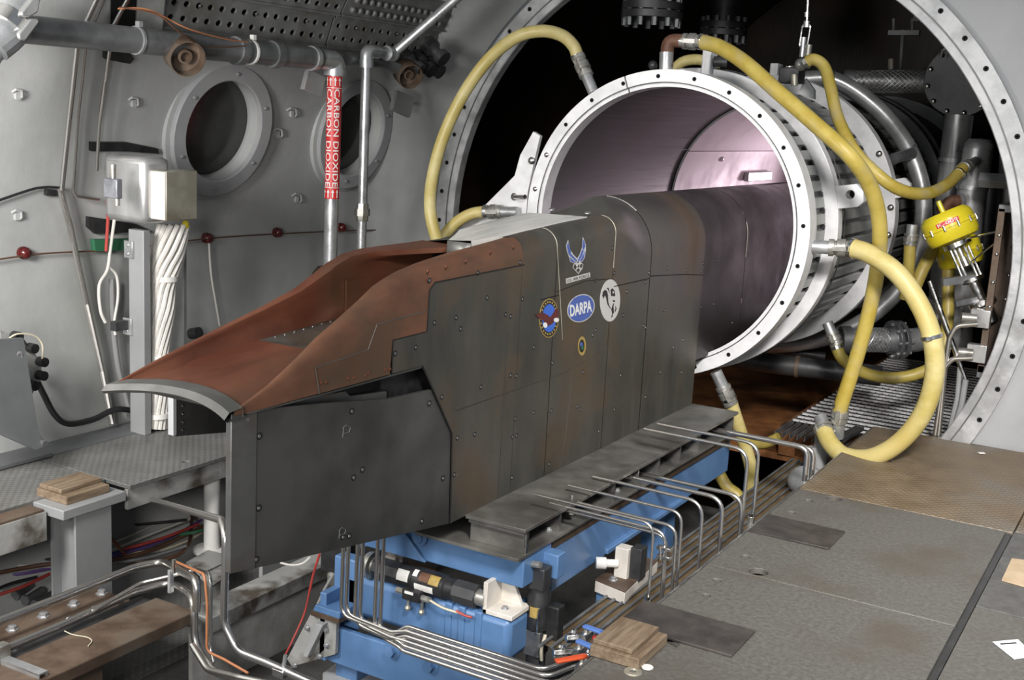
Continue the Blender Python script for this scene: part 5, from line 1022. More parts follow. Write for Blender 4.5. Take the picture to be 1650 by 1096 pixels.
# cable bundle: white wrapped strands
t = thing('cable_bundle', 'thick bundle of white wrapped cables hanging from the pale side box', 'cables', at(258, 690, X=-4.2))
prof = [(280, 362, 22), (272, 400, 24), (266, 430, 22), (262, 460, 18), (262, 495, 17), (259, 530, 15), (256, 565, 13), (255, 600, 13), (254, 640, 14), (252, 690, 14)]
for k in range(13):
    ph = 2*pi*k/13; P = []
    for i, (u, v, w_) in enumerate(prof):
        tt = ph+i*.42; q = at(u+w_*.82*cos(tt), v, X=-4.2); P.append(Vector((-4.2+.055*(w_/22)*sin(tt), q.y, q.z)))
    mb = MB(); mb.tube(spline(P, 4), .0135, 8); part('cable', mb, m_cloth, t)
for v, w_ in ((448, 17), (575, 13), (668, 15)):
    u = interp([(a[1], a[0]) for a in prof], v); c = at(u, v, X=-4.2); mb = MB(); mb.lathe(c-Vector((0, 0, .012)), (0, 0, 1), [(.05*w_/15, 0), (.062*w_/15, 0), (.062*w_/15, .024), (.05*w_/15, .024)], 16); part('tie_wrap', mb, m_white, t)
mb = MB(); mb.sphere(at(299, 362, X=-4.15), .018, 10, (1, 1, 1.2)); solo('yellow_tag', mb, m_yellow, 'tiny yellow tag under the pale side box', 'tag')
mb = MB(); c = on_wall(308, 538, .03); mb.cyl(c, c+wall_n(c)*.06, .03, 12); solo('wall_stud', mb, m_dpipe, 'dark stud on the wall just above the copper nose', 'stud')
# grey curved shield at the left edge
t = thing('grey_shield', 'dark grey flared steel shield at the left edge with a welded bolt', 'shield', at(40, 722, X=-4.0))
XS = -4.08
P = [(at(u, v, X=x)) for u, v, x in ((-110, 552, XS), (39, 545, XS), (43, 600, XS), (52, 660, XS+.02), (64, 700, XS+.06), (78, 718, XS+.1), (58, 726, XS+.1), (0, 700, XS+.08), (-110, 672, XS+.06))]
mb = MB(); mb.prism(P, (-.02, 0, 0)); part('shield_plate', mb, m_greydark, t, bevel=.003)
c = at(29, 574, X=XS+.003); mb = MB(); mb.lathe(c, (1, 0, 0), [(.02, 0), (.022, .008), (.012, .012), (.010, .004), (0, .004)], 14, closed=False); part('welded_nut', mb, m_alu, t)
mb = MB(); mb.tube([at(23, 590, X=XS+.003), at(25, 615, X=XS+.003), at(28, 640, X=XS+.004)], .006, 6); part('scratch', mb, m_alu, t)
c = at(68, 714, X=XS+.085); mb = MB(); mb.cyl(c+Vector((.02, 0, 0)), c-Vector((.02, 0, 0)), .014, 10); part('hinge_bolt', mb, m_pipe, t)
t = thing('terminal_plate', 'grey terminal plate with dark round studs behind the grey shield', 'plate', at(55, 640, X=-4.2))
mb = MB(); mb.prism([at(u, v, X=-4.22) for u, v in ((0, 532), (38, 545), (68, 585), (66, 610), (50, 640), (30, 640), (0, 600))], (-.02, 0, 0)); part('plate', mb, m_chip, t, bevel=.002)
for u, v in ((47, 560), (63, 582), (62, 604), (48, 620), (22, 541)): c = at(u, v, X=-4.215); mb = MB(); mb.cyl(c, c+Vector((.04, 0, 0)), .021, 14); part('stud', mb, m_black, t)
mb = MB(); mb.tube(spline([at(u, v, X=-4.17) for u, v in ((15, 545), (30, 538), (55, 541), (68, 555), (68, 578))], 5), .004, 6); solo('wire', mb, m_wirec['cream'], 'thin pale wire looping over the grey shield', 'wire')
mb = MB(); mb.box((-4.36, .9, 0.003), (-4.2, 3.3, .02)); solo('floor_strip', mb, m_greydark, 'dark painted steel strip at the foot of the left wall', 'strip', bevel=.003)

# ================================================================ SHELF AND BLUE FRAME
t = thing('support_shelf', 'mill scale steel shelf beam with open stiffener ribs along the model flank', 'shelf', (-1.95, 4.4, .1))
mb = MB(); mb.box((-2.072, 3.335, .19), (-1.828, 5.455, .204)); part('top_plate', mb, m_shelf, t, bevel=.002)
mb = MB(); mb.box((-2.06, 3.355, .108), (-1.838, 3.367, .19)); part('end_plate', mb, m_shelf, t, bevel=.001)
mb = MB(); mb.box((-2.06, 3.34, .178), (-1.834, 3.356, .19)); part('end_lip', mb, m_edge, t)
mb = MB(); mb.box((-2.06, 3.37, .108), (-2.048, 5.44, .19)); part('web', mb, m_shelf, t)
mb = MB(); mb.box((-2.26, 3.30, .096), (-1.83, 5.45, .108)); part('base_plate', mb, m_shelf, t, bevel=.001)
for u, v in ((903, 852), (990, 803), (1029, 772), (1063, 752), (1097, 733), (1128, 712), (1182, 683)):
    y = at(u, v, X=-1.84).y; mb = MB(); mb.box((-2.048, y, .108), (-1.845, y+.012, .19)); part('stiffener', mb, m_edge, t)
mb = MB(); mb.box((-1.84, 3.355, .108), (-1.832, 3.37, .19)); part('corner_edge', mb, m_chrome, t)
for y in (3.62, 4.2, 4.55): put('bolt', hexbolt, t, (-1.89, y, .108), (0, 0, 1), .2, .012)
bf = thing('blue_cradle', 'blue painted upper frame of box beams under the steel shelf', 'frame', (-2.2, 4.3, -.12))
mb = MB(); mb.box((-2.95, 3.36, -.022), (-1.84, 3.56, .094)); part('cross_beam', mb, m_blue, bf, bevel=.005)
mb = MB(); mb.box((-1.842, 3.50, -.02), (-1.78, 3.56, .07)); part('beam_end', mb, m_blue, bf, bevel=.004)
mb = MB(); mb.box((-2.12, 3.585, -.112), (-1.862, 5.47, .05)); part('long_beam', mb, m_blue, bf, bevel=.005)
mb = MB(); mb.box((-1.864, 3.60, -.118), (-1.852, 4.05, .052)); mb.v = mb.v; part('cheek_plate', mb, m_blue, bf, bevel=.003)
mb = MB(); mb.box((-1.90, 4.05, -.112), (-1.84, 4.9, -.09)); part('ledge', mb, m_blue, bf, bevel=.004)
mb = MB(); mb.box((-2.14, 3.58, .05), (-1.85, 5.45, .096)); part('packing_plate', mb, m_rack, bf, bevel=.002)
mb = MB(); mb.prism([(-2.75, 3.357, .06), (-2.33, 3.357, .07), (-2.24, 3.357, -.02), (-2.75, 3.357, -.02)], (0, -.014, 0)); part('gusset_plate', mb, m_blue, bf, bevel=.002)
mb = MB(); c = Vector((-2.27, 3.352, .07)); mb.lathe(c, (0, -1, 0), [(0, 0), (.032, 0), (.032, .008), (.02, .012), (.018, .02), (0, .02)], 20, closed=False); part('boss', mb, m_blue, bf)
for x, y in ((-2.0, 4.95), (-2.6, 5.3)): mb = MB(); mb.box((x-.06, y-.06, -.45), (x+.06, y+.06, -.11)); part('leg', mb, m_blue, bf, bevel=.006)
lf = thing('blue_stand', 'lower blue stand with a rounded beam and big blue bolts', 'frame', (-2.2, 3.4, -.7))
mb = MB(); mb.box((-2.57, 3.30, -.285), (-1.85, 3.53, -.125)); part('rounded_beam', mb, m_blue, lf, bevel=.024)
for x in (-2.10, -2.045, -1.975): mb = MB(); mb.box((x-.014, 3.294, -.284), (x+.014, 3.5, -.121)); part('band', mb, m_blue, lf, bevel=.005)
mb = MB(); mb.box((-2.62, 3.30, -.34), (-2.50, 3.36, -.07)); part('upright', mb, m_blue, lf, bevel=.006)
mb = MB(); mb.box((-2.60, 3.245, -.47), (-1.40, 3.27, -.325)); mb.box((-2.60, 3.27, -.47), (-1.40, 3.5, -.45)); part('lower_beam', mb, m_blue, lf, bevel=.005)
mb = MB(); mb.box((-2.62, 3.22, -.46), (-2.59, 3.42, -.19)); part('end_plate', mb, m_blue, lf, bevel=.004)
for u, v in ((633, 1047), (695, 1071)):
    c = at(u, v, Y=3.245); mb = MB(); mb.lathe(c, (0, -1, 0), [(0, 0), (.031, 0), (.031, .005), (.022, .007), (.022, .028), (0, .03)], 6, closed=False); part('big_bolt', mb, m_blue, lf, bevel=.001)
    mb = MB(); mb.lathe(c, (0, -1, 0), [(.02, 0), (.034, 0), (.034, .004), (.02, .004)], 24); part('washer', mb, m_blue, lf)
for x in (-2.55, -1.9): mb = MB(); mb.box((x-.05, 3.3, -.69), (x+.05, 3.45, -.46)); part('leg', mb, m_blue, lf, bevel=.004)
# horizontal linear actuator
t = thing('linear_actuator', 'black labelled linear actuator lying between the two blue beams', 'actuator', (-2.2, 3.4, -.125))
def axp(prof, x0, m, nm, lab=None, seg=24, bev=0):
    mb = MB(); mb.lathe((x0, 3.325, -.080), (1, 0, 0), prof, seg, closed=False); return part(nm, mb, m, t, lab, bevel=bev)
axp([(0, 0), (.03, 0), (.05, .012), (.052, .02), (.052, .035), (.036, .04), (.036, .055), (0, .055)], -2.49, m_coup, 'end_flange')
axp([(0, 0), (.043, 0), (.043, .115), (0, .115)], -2.44, m_dpipe, 'ribbed_block', None, 8)
axp([(0, 0), (.042, 0), (.042, .065), (.046, .07), (.046, .20), (.04, .205), (.04, .24), (0, .24)], -2.325, m_black, 'motor_body', None)
axp([(0, 0), (.044, 0), (.044, .09), (0, .09)], -2.085, m_dpipe, 'ribbed_block', None, 8)
axp([(0, 0), (.03, 0), (.03, .035), (0, .035)], -1.995, m_coup, 'rod_end')
def alabel(x0, x1, a0, a1, r, m, nm):
    mb = MB(); mb.loft([[Vector((lerp(x0, x1, i/3), 3.325-r*cos(a0+(a1-a0)*k/6), -.080+r*sin(a0+(a1-a0)*k/6))) for k in range(7)] for i in range(4)]); part(nm, mb, m, t)
alabel(-2.322, -2.272, -.1, .9, .0428, m_white, 'white_label'); alabel(-2.24, -2.16, -.45, .1, .0468, m_white, 'white_label'); alabel(-2.225, -2.185, .35, 1.1, .0468, m_rustelbow, 'brown_label'); alabel(-2.183, -2.14, .3, 1.1, .0468, m_gold, 'yellow_label'); alabel(-2.255, -2.235, .6, 1.2, .0468, m_white, 'white_label')
mb = MB(); mb.box((-2.275, 3.255, -.138), (-2.20, 3.295, -.098)); part('connector_box', mb, m_black, t, bevel=.003)
mb = MB(); mb.box((-2.262, 3.253, -.112), (-2.225, 3.2552, -.102)); part('box_label', mb, m_white, t)
mb = MB(); mb.cyl((-2.31, 3.275, -.118), (-2.275, 3.275, -.118), .011, 10); part('connector', mb, m_zinc, t)
mb = MB(); mb.cyl((-2.20, 3.275, -.122), (-2.165, 3.275, -.122), .012, 10); part('connector', mb, m_coup, t)
for x in (-2.26, -2.2): mb = MB(); mb.cyl((x, 3.28, -.13), (x, 3.275, -.17), .006, 8); part('hanging_bolt', mb, m_coup, t); mb = MB(); mb.sphere((x, 3.275, -.175), .012, 8); part('bolt_head', mb, m_zinc, t)
for lab, P, k in (('yellow wire from the actuator box', ((-2.165, 3.275, -.122), (-2.1, 3.265, -.13), (-2.03, 3.275, -.135)), 'cream'), ('red wire end at the white bracket', ((-2.05, 3.27, -.128), (-2.02, 3.275, -.138), (-1.99, 3.28, -.14)), 'red')):
    mb = MB(); mb.tube(spline(P, 4), .0045, 6); solo('wire', mb, m_wirec[k], lab, 'wire')
t = thing('white_bracket', 'white painted angle bracket with a triangular gusset on the blue beam end', 'bracket', (-1.91, 3.36, -.125))
mb = MB(); mb.box((-1.965, 3.305, -.125), (-1.948, 3.46, -.01)); part('upright_plate', mb, m_cream, t, bevel=.002)
mb = MB(); mb.box((-1.965, 3.305, -.125), (-1.845, 3.44, -.108)); part('foot_plate', mb, m_cream, t, bevel=.002)
mb = MB(); mb.prism([(-1.948, 3.40, -.108), (-1.86, 3.40, -.108), (-1.905, 3.40, -.012), (-1.948, 3.40, -.012)], (0, .016, 0)); part('gusset', mb, m_cream, t, bevel=.002)
put('bolt', hexbolt, t, (-1.90, 3.35, -.108), (0, 0, 1), 0, .01)
t = thing('jack_actuator', 'upright black actuator with a yellow sticker at the blue frame corner', 'actuator', (-1.82, 3.47, -.33))
JX, JY = -1.825, 3.46
mb = MB(); mb.box((JX-.034, JY-.03, -.05), (JX+.03, JY+.03, .035)); part('clevis_block', mb, m_dpipe, t, bevel=.005)
mb = MB(); mb.cyl((JX-.02, JY-.04, .05), (JX+.02, JY-.04, .055), .012, 10); part('pin', mb, m_coup, t)
mb = MB(); mb.lathe((JX, JY, -.20), (0, 0, 1), [(0, 0), (.038, 0), (.044, .006), (.044, .06), (.042, .065), (.042, .13), (.036, .14), (.036, .155), (0, .155)], 24, closed=False); part('motor_body', mb, m_black, t)
mb = MB(); th = atan2(-JY, -JX); mb.loft([[Vector((JX+.0448*cos(th-.75+.8*k/6), JY+.0448*sin(th-.75+.8*k/6), z)) for k in range(7)] for z in (-.145, -.105)]); part('yellow_label', mb, m_gold, t)
mb = MB(); mb.box((JX+.035, JY-.01, -.235), (JX+.085, JY+.04, -.10)); part('gear_housing', mb, m_black, t, bevel=.006)
mb = MB(); mb.box((JX-.036, JY-.036, -.295), (JX+.03, JY+.036, -.20)); part('ribbed_block', mb, m_pipe, t, bevel=.003)
mb = MB(); mb.cyl((JX, JY, -.345), (JX, JY, -.295), .036, 20); part('foot', mb, m_dpipe, t)
mb = MB(); mb.tube(spline([(JX+.03, JY-.05, -.1), (JX+.028, JY-.052, -.15), (JX+.026, JY-.05, -.19)], 5), .004, 6); part('bead_chain', mb, m_chrome, t)
mb = MB(); mb.tube(spline([(JX+.05, JY-.03, -.2), (JX+.045, JY-.045, -.25), (JX+.04, JY-.03, -.3)], 5), .006, 6); part('cable', mb, m_wirec['cream'], t)
# pale bracket with knob on a rusty base, right of the long beam
t = thing('clamp_bracket', 'cream block with white knob on a rusty topped blue foot, right of the long beam', 'bracket', at(985, 950, Z=-.2))
zb = -.17; q = [at(u, v, Z=zb) for u, v in ((959, 936), (1007, 956), (1060, 905), (1012, 890))]
mb = MB(); mb.prism([p+Vector((0, 0, -.045)) for p in q], (0, 0, .045)); part('base_plate', mb, m_cream, t, bevel=.002)
mb = MB(); mb.prism([p*1.0+Vector((0, 0, .001)) for p in q], (0, 0, .003)); part('rusty_top', mb, m_rust, t)
mb = MB(); c0 = (q[0]+q[1]+q[2]+q[3])/4; mb.prism([lerp(p, c0, .06)+Vector((0, 0, -.16)) for p in q], (0, 0, .115)); part('foot_box', mb, m_blue, t, bevel=.003)
b0 = at(1002, 930, Z=zb); mb = MB(); mb.box((b0.x-.028, b0.y-.02, zb), (b0.x+.028, b0.y+.035, zb+.125)); part('block', mb, m_cream, t, bevel=.003)
mb = MB(); mb.box((b0.x+.028, b0.y-.0, zb), (b0.x+.075, b0.y+.06, zb+.13)); part('slide', mb, m_dpipe, t, bevel=.003)
mb = MB(); k0 = Vector((b0.x-.01, b0.y-.02, zb+.06)); mb.cyl(k0, k0+Vector((-.045, -.03, 0)), .016, 14); mb.cyl(k0+Vector((-.04, -.027, 0)), k0+Vector((-.075, -.05, 0)), .024, 14); part('knob', mb, m_white, t, bevel=.003)
put('bolt', hexbolt, t, at(988, 935, Z=zb+.004), (0, 0, 1), 0, .013)
# shelf tubes
S2 = lambda x, y: (900+x*.27375, 700+y*.27375)
tubs = [((1180, 60), (1140, 500), .0075), ((1115, 95), (1085, 440), .0075), ((1085, 365), (1060, 620), .0085), ((975, 375), (940, 715), .0085), ((858, 395), (815, 820), .0065), ((722, 465), (690, 915), .0055), ((695, 545), (662, 945), .006), ((556, 530), (520, 1040), .005), ((632, 575), (597, 1005), .0055), ((645, 592), (605, 1000), .0055)]
names = ['farthest slim', 'second farthest', 'thick third', 'thick fourth', 'fifth', 'sixth', 'seventh', 'shortest bent', 'clamped left', 'clamped right']
for (c, b, r), nm in zip(tubs, names):
    X = -1.44; y = at(*S2(*b), X=X).y; z = at(*S2(*c), X=X).z
    steel('stainless tube looping from the shelf to the floor edge, %s of the row' % nm, [(-1.9, y, z+.004), (X, y, z), (X+.004, y, -.24)], r, .07 if r > .006 else .05, group='tubes looping off the shelf', nm='looping_tube')
for k, (x0, c, b) in enumerate((((1145, 690), (1302, 722), (1303, 760)), ((1152, 688), (1312, 724), (1313, 762)))):
    X = -1.42; y = at(*c, X=X).y; z = at(*c, X=X).z
    steel('fat stainless tube at the far shelf end, %s of the pair' % ('nearer', 'farther')[k], [(-1.95, y, z+.004), (X, y, z), (X, y, z-.16)], .013, .05, group='fat tubes at the shelf end', nm='looping_tube')
t = thing('tube_clamp', 'small bright clamp holding the two nearest looping tubes', 'clamp', at(1068, 893, X=-1.44))
for v in (884, 898): mb = MB(); mb.obox(at(1071, v, X=-1.43), (.026, 0, 0), (0, .012, 0), (0, 0, .006)); part('clamp_plate', mb, m_chrome, t, bevel=.001)
mb = MB(); mb.cyl(at(1064, 880, X=-1.43), at(1064, 902, X=-1.43), .005, 8); part('clamp_bolt', mb, m_chrome, t)
for (u, v), lab in (((1041, 985), 'bright fitting at the foot of the shortest looping tube'), ((1209, 848), 'small dark fitting at the foot of the farthest looping tube'), ((921, 820), 'bright tee fitting under the shelf edge')):
    c = at(u, v-4, X=-1.44 if u > 1000 else -1.86); t = thing('fitting', lab, 'fitting', c); mb = MB(); mb.cyl(c-Vector((0, 0, .03)), c+Vector((0, 0, .03)), .013, 6); part('nut', mb, m_coup, t); mb = MB(); mb.cyl(c+Vector((0, 0, .03)), c+Vector((0, 0, .045)), .009, 8); part('ferrule', mb, m_chrome, t)
# rail tubes running along the floor edge over a stained tray
t = thing('cable_tray', 'stained brown tray carrying the row of long tubes along the floor edge', 'tray', (-1.57, 4.8, -.235))
mb = MB(); mb.box((-1.78, 3.42, -.235), (-1.395, 6.3, -.225)); part('tray_floor', mb, mat('stained_tray', (.13, .085, .045), (.24, .17, .09), .5, .3, 6, .05, 50, c3=(.1, .095, .09), s3=3), t)
NTH = 'first second third fourth fifth sixth seventh eighth ninth tenth'.split()
for k in range(10):
    x = -1.76+.037*k; mb = MB(); mb.tube([(x, 3.36+.02*(k % 3), -.212), (x, 4.8, -.212), (x, 6.25, -.212)], .0065, 8); solo('long_tube', mb, m_pipe, 'long tube along the floor edge, %s from the blue stand' % NTH[k], 'tube', 'long tubes in the tray')
# bundle under the nose
X6 = [-2.42, -2.398, -2.358, -2.336, -2.272, -2.248]; ORD = ['leftmost', 'second', 'third', 'fourth', 'fifth', 'rightmost']
for k, x in enumerate(X6):
    z = -.142-.0165*k; zl = (-.185, -.175, -.20, -.19, -.215, -.205)[k] if k < 4 else z+.01; ye = 3.09-.004*k
    P = [(x, 3.1, .25), (x-.005, 3.1, zl-.0), (-2.19 if k < 4 else -2.15, ye, zl-.004 if k < 4 else zl), (-2.13, ye, z), (-1.60+.02*k, ye, z-.0)]
    P += [(-1.50+.02*k, 3.32, -.13-.01*k), (-1.49+.02*k, 3.40, -.13-.01*k)] if k < 3 else [(-1.36, ye-.02, z-.01)]
    steel('bright tube dropping under the pylon then running right, %s of six' % ORD[k], P, .0075, .05, group='six tubes under the pylon', nm='bent_tube')
# small valves by the floor edge
def ballvalve(u, v, Z, m, lab, ang, L=.075):
    c = at(u, v, Z=Z); t = thing('ball_valve', lab, 'valve', c, 'small lever valves by the floor edge'); d = Vector((cos(ang), sin(ang), 0))
    mb = MB(); mb.cyl(c-Vector((0, .028, .02)), c+Vector((0, .028, -.02)), .014, 8); part('valve_body', mb, m_chrome, t)
    mb = MB(); mb.cyl(c-Vector((0, 0, .02)), c+Vector((0, 0, .008)), .008, 8); part('stem', mb, m_coup, t)
    mb = MB(); mb.obox(c+d*L*.35+Vector((0, 0, .012)), d*L*.5, Vector((-d.y, d.x, 0))*.011, (0, 0, .005)); part('lever', mb, m, t, bevel=.003)
for a in ((945, 1016, -.05, m_vblue, 'small valve with a blue lever, farthest left of the cluster', -.1), (970, 1026, -.05, m_vblue, 'small valve with a blue lever, nearest the wood block', -.15), (934, 1040, -.06, m_vblue, 'small valve with a blue lever, nearest the long bent tubes', -.2), (958, 1049, -.05, m_vblue, 'small valve with a short blue lever beside the orange one', -.15, .055), (958, 1034, -.07, m_red, 'small valve with a red lever in the middle of the cluster', .5, .05), (938, 1064, -.05, m_orange, 'valve with the long orange lever', -2.15, .11)): ballvalve(*a)
for k, (u, v) in enumerate(((905, 1052), (925, 1028), (950, 1060))):
    c = at(u, v, Z=-.09); t = thing('tube_fitting', ('bright tube union at the bend of the six tubes', 'bright stacked union left of the blue levers', 'bright union under the orange lever')[k], 'fitting', c); mb = MB(); mb.cyl(c-Vector((.02, .02, 0)), c+Vector((.03, .03, 0)), .016, 6); part('union_nut', mb, m_chrome, t, bevel=.002); mb = MB(); mb.sphere(c+Vector((0, 0, .02)), .012, 8); part('wing_screw', mb, m_chrome, t)
# wood block on the floor corner
t = thing('wood_block', 'stacked worn wooden blocks on the floor plate corner', 'block', (-1.32, 3.12, 0))
mb = MB(); mb.box((-1.40, 3.0, .001), (-1.238, 3.215, .036)); part('board', mb, m_wood, t, bevel=.003)
mb = MB(); mb.box((-1.398, 3.015, .036), (-1.268, 3.215, .052)); part('board', mb, m_wood, t, bevel=.003)
mb = MB(); mb.lathe(at(1020, 1083, Z=0.0), (0, 0, 1), [(.012, 0), (.028, 0), (.026, .004), (.014, .005)], 16); solo('floor_ring', mb, m_zinc, 'small flat ring on the floor in front of the wooden blocks', 'ring')
mb = MB(); c = at(1043, 1076, Z=0.002); mb.lathe(c, (0, 0, 1), [(0, 0), (.018, 0), (.018, .003), (0, .003)], 16); solo('floor_disc', mb, m_white, 'small pale disc beside the wooden blocks', 'disc')
P = [at(u, v, Z=.002) for u, v in ((1614, 936), (1630, 902), (1662, 906), (1662, 950))]; mb = MB(); mb.prism(P, (0, 0, .006)); solo('cardboard', mb, m_card, 'torn brown cardboard piece on the black floor plate', 'cardboard')
t = thing('paper_sheet', 'white paper slip lying on the near right floor plate', 'paper', at(1630, 1045, Z=.002)); P = [at(u, v, Z=.002) for u, v in ((1599, 1035), (1640, 1031), (1668, 1058), (1634, 1063))]; mb = MB(); mb.prism(P, (0, 0, .002)); part('sheet', mb, m_paper, t)
mb = MB(); mb.bar(at(1612, 1038, Z=.0046), at(1638, 1036, Z=.0046), .008, .0006); part('printed_line', mb, m_inkblack, t)
mb = MB(); mb.tube(spline([at(u, v, Z=.012) for u, v in ((1424, 735), (1432, 738), (1437, 741))], 4), .01, 8); mb2 = mb; solo('hook', mb, m_dpipe, 'small dark hook on the brown tread plate by the fat hose', 'hook')
mb = MB(); mb.bar(at(1577, 730, Z=.006), at(1586, 730, Z=.006), .02, .004); solo('paper_scrap', mb, m_white, 'tiny white scrap on the brown tread plate', 'scrap')
P = [at(u, v, Z=-.02) for u, v in ((1345, 706), (1400, 695), (1405, 702), (1348, 722))]; mb = MB(); mb.bar(at(1338, 716, Z=-.01), at(1385, 690, Z=-.01), .05, .02); solo('edge_angle', mb, m_dpipe, 'dark angle bar lying along the grating edge', 'angle bar')

# ================================================================ LOWER LEFT TUBES AND CABLES
def lt(label, pts, r, rad, m=m_steel, group='bright tubes in the lower left pit', nm='pit_tube'):
    P = []
    for p in pts: P.append(at(p[0], p[1], Z=p[2]) if p[3] == 'z' else at(p[0], p[1], Y=p[2]))
    return steel(label, P, r, rad, group=group, m=m, nm=nm)
lt('thick bright tube curving over the pit edge, upper of the two', [(-160, 1062, -.25, 'z'), (100, 962, -.25, 'z'), (215, 915, -.25, 'z'), (262, 905, -.25, 'z'), (318, 935, 2.95, 'y'), (316, 985, 2.95, 'y')], .0155, .12)
lt('thick bright tube along the rusty beam, curling down at its end', [(-160, 1116, -.285, 'z'), (110, 1003, -.285, 'z'), (215, 955, -.285, 'z'), (275, 938, -.285, 'z'), (314, 965, 2.95, 'y'), (312, 1040, 2.95, 'y'), (345, 1082, 2.9, 'y'), (420, 1112, 2.9, 'y')], .0145, .12)
lt('thin bright tube bridging the clamp and dropping beside the thick ones', [(150, 985, -.27, 'z'), (225, 940, -.25, 'z'), (318, 918, -.2, 'z'), (340, 925, 2.95, 'y'), (339, 1045, 2.95, 'y'), (345, 1068, 2.92, 'y')], .007, .05)
lt('tall bright tube in front of the pylon edge bending right at the bottom', [(246, 806, 3.3, 'y'), (357, 838, 2.55, 'y'), (364, 860, 2.5, 'y'), (361, 1005, 2.5, 'y'), (383, 1050, 2.5, 'y'), (430, 1068, 2.5, 'y'), (520, 1108, 2.5, 'y')], .0125, .07)
lt('bright tube along the pit floor below the tall tube', [(310, 1040, 2.8, 'y'), (335, 1080, 2.75, 'y'), (385, 1092, 2.7, 'y'), (470, 1110, 2.7, 'y')], .012, .1)
lt('copper red thin tube hanging beside the thin bright tube', [(283, 905, -.2, 'z'), (330, 926, 2.9, 'y'), (334, 975, 2.9, 'y'), (333, 1050, 2.9, 'y'), (360, 1062, 2.9, 'y'), (400, 1085, 2.9, 'y')], .005, .03, m_wirec['copper'])
t = thing('tube_clamp', 'upright bright tube clamp at the end of the rusty beam', 'clamp', at(277, 945, Y=2.95))
mb = MB(); mb.bar(at(275, 955, Y=2.93), at(275, 918, Y=2.93), .02, .014); part('clamp_plate', mb, m_galv, t, bevel=.002); mb = MB(); mb.cyl(at(280, 920, Y=2.93), at(280, 902, Y=2.93), .008, 8); part('clamp_bolt', mb, m_chrome, t)
t = thing('tube_clamp', 'bright clamp fitting on the low tubes under the pylon', 'clamp', at(455, 1085, Y=2.5))
mb = MB(); mb.obox(at(455, 1082, Y=2.5), (.022, 0, 0), (0, .022, 0), (0, 0, .012)); part('clamp_plate', mb, m_chrome, t, bevel=.002); mb = MB(); mb.cyl(at(456, 1082, Y=2.5), at(460, 1056, Y=2.5), .006, 8); part('clamp_bolt', mb, m_galv, t)
cab = [('white', ((170, 880), (240, 850), (300, 825), (345, 800))), ('white', ((170, 890), (250, 858), (310, 835))), ('purple', ((170, 900), (240, 880), (290, 858), (325, 838))), ('brown', ((165, 905), (235, 890), (300, 862), (335, 845))), ('red', ((200, 885), (260, 868), (320, 845))), ('cream', ((200, 892), (260, 886), (305, 870), (330, 855))), ('brown', ((200, 905), (260, 903), (300, 885), (308, 850), (310, 820))), ('black', ((165, 850), (230, 845), (300, 838))), ('copper', ((172, 860), (190, 880), (205, 898))), ('green', ((290, 862), (320, 856), (335, 850))), ('blue', ((180, 893), (250, 872), (310, 850))), ('white', ((-10, 912), (40, 914), (85, 912))), ('white', ((-10, 905), (30, 912), (88, 908))), ('brown', ((-10, 925), (40, 915), (90, 908))), ('red', ((0, 958), (40, 944), (80, 925))), ('purple', ((-10, 930), (40, 924), (85, 915))), ('black', ((-10, 900), (40, 905), (90, 900))), ('black', ((-5, 950), (20, 940), (60, 930))), ('grey', ((170, 910), (240, 898), (300, 880)))]
wl = {'white': 'white', 'purple': 'purple', 'brown': 'brown', 'red': 'red', 'cream': 'cream', 'black': 'black', 'copper': 'orange', 'green': 'green', 'blue': 'blue', 'grey': 'grey'}; seen = {}
for k, (c, px) in enumerate(cab):
    side = 'left of the grey column' if px[0][0] < 100 else 'between the grey column and white post'; i = seen.get((c, side), 0); seen[(c, side)] = i+1
    mb = MB(); mb.tube(spline([at(u, v, Z=-.44+.012*(k % 5)) for u, v in px], 5), .007 if c != 'brown' else .009, 6)
    solo('cable', mb, m_wirec[c], 'loose %s cable in the pit %s%s' % (wl[c], side, ('', ', the lower one', ', the lowest one')[i]), 'cable', 'loose cables in the pit')
for k in range(3):
    mb = MB(); a = at(52+16*k, 944+7*k, Z=-.5); mb.cyl(a, a+Vector((.03, -.10, 0)), .017, 12); mb.cyl(a+Vector((.03, -.10, 0)), a+Vector((.033, -.112, 0)), .023, 6)
    solo('cable_connector', mb, m_pipe, 'grey cylindrical cable connector at the column foot, %s' % ('farthest', 'middle', 'nearest')[k], 'connector', 'cable connectors at the column foot')
mb = MB(); mb.tube(spline([at(u, v, Z=-.296) for u, v in ((104, 1017), (118, 1023), (140, 1027), (148, 1033), (142, 1041))], 5), .002, 5); solo('wire_scrap', mb, m_wirec['cream'], 'thin cream wire scrap lying on the rusty beam', 'wire')
mb = MB(); mb.tube(spline([at(u, v, Y=3.0) for u, v in ((452, 907), (470, 911), (488, 908), (500, 898))], 5), .004, 6); solo('wire', mb, m_wirec['white'], 'white wire loop hanging under the pylon plate', 'wire')
mb = MB(); mb.tube([at(515, 893, Y=3.05), at(505, 925, Y=3.05), at(499, 952, Y=3.05)], .0045, 6); mb.tube(spline([at(499, 952, Y=3.05), at(490, 990, Y=3.05), at(470, 1035, Y=3.0), at(460, 1055, Y=2.95)], 4), .0035, 6); solo('wire_lanyard', mb, m_wirec['red'], 'red lanyard wire hanging below the pylon plate', 'wire')
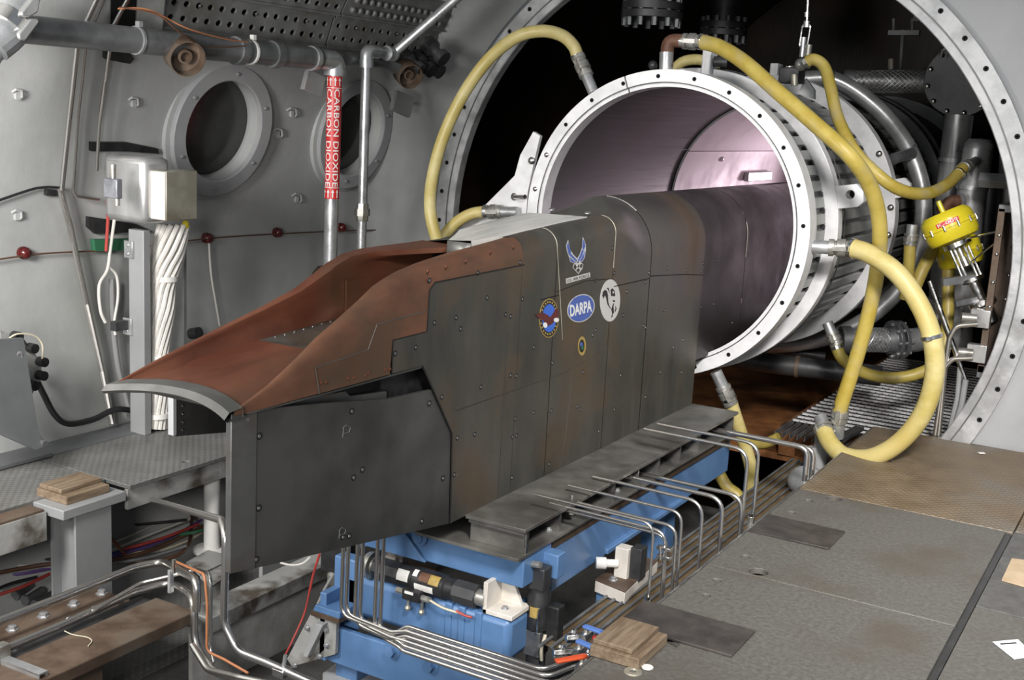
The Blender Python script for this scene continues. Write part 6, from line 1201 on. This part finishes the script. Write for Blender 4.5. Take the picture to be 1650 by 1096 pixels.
# actuator column and gusset left of the blue base
t = thing('angle_gusset', 'pale grey triangular gusset bracket with bolts at the end of the blue base', 'bracket', at(520, 1050, Y=3.25))
P = [at(u, v, Y=3.22) for u, v in ((500, 990), (542, 1005), (540, 1055), (470, 1075), (462, 1062))]; mb = MB(); mb.prism(P, (0, .02, 0)); part('side_plate', mb, m_chip, t, bevel=.002)
mb = MB(); mb.prism([at(u, v, Y=3.19) for u, v in ((508, 1005), (520, 1008), (495, 1060), (488, 1058))], (0, .03, 0)); part('rib', mb, m_wall2, t, bevel=.002)
for u, v in ((525, 1015), (526, 1040), (495, 1012), (515, 1058), (475, 1072)): put('bolt', hexbolt, t, at(u, v, Y=3.215), (0, -1, 0), 0, .008)
mb = MB(); mb.prism([at(u, v, Y=3.20) for u, v in ((502, 984), (546, 998), (546, 1006), (500, 992))], (0, .12, 0)); part('rusty_pad', mb, m_rust, t, bevel=.002)
mb = MB(); mb.prism([at(u, v, Y=3.20) for u, v in ((508, 975), (548, 988), (547, 998), (504, 984))], (0, .14, 0)); part('blue_pad', mb, m_blue, t, bevel=.002)
t = thing('jack_post', 'dull stacked jack post with fittings behind the six tubes', 'jack', at(540, 985, Y=3.4))
c = at(540, 975, Y=3.4); mb = MB(); mb.lathe(c, (0, 0, 1), [(0, 0), (.034, 0), (.036, .04), (.022, .05), (.022, .09), (.033, .095), (.033, .13), (.02, .14), (.02, .24), (0, .24)], 16, closed=False); part('jack_body', mb, m_coup, t)
mb = MB(); mb.tube([at(538, 925, Y=3.35), at(524, 948, Y=3.35), at(505, 990, Y=3.35)], .006, 8); part('lever', mb, m_chip, t)
mb = MB(); mb.box((c.x-.06, c.y-.02, c.z+.14), (c.x+.05, c.y+.06, .2)); part('dark_arm', mb, m_black, t)
t = thing('pale_block', 'pale block and post standing behind the tubes on the blue base', 'block', at(578, 935, Y=3.5))
mb = MB(); mb.box((-2.50, 3.44, -.12), (-2.44, 3.5, -.06)); part('pale_foot', mb, m_cream, t, bevel=.003); mb = MB(); mb.box((-2.45, 3.46, -.12), (-2.42, 3.5, .09)); part('post', mb, m_wall2, t, bevel=.002); mb = MB(); mb.box((-2.50, 3.40, -.125), (-2.30, 3.52, -.118)); part('rusty_pad', mb, m_rustorange, t)
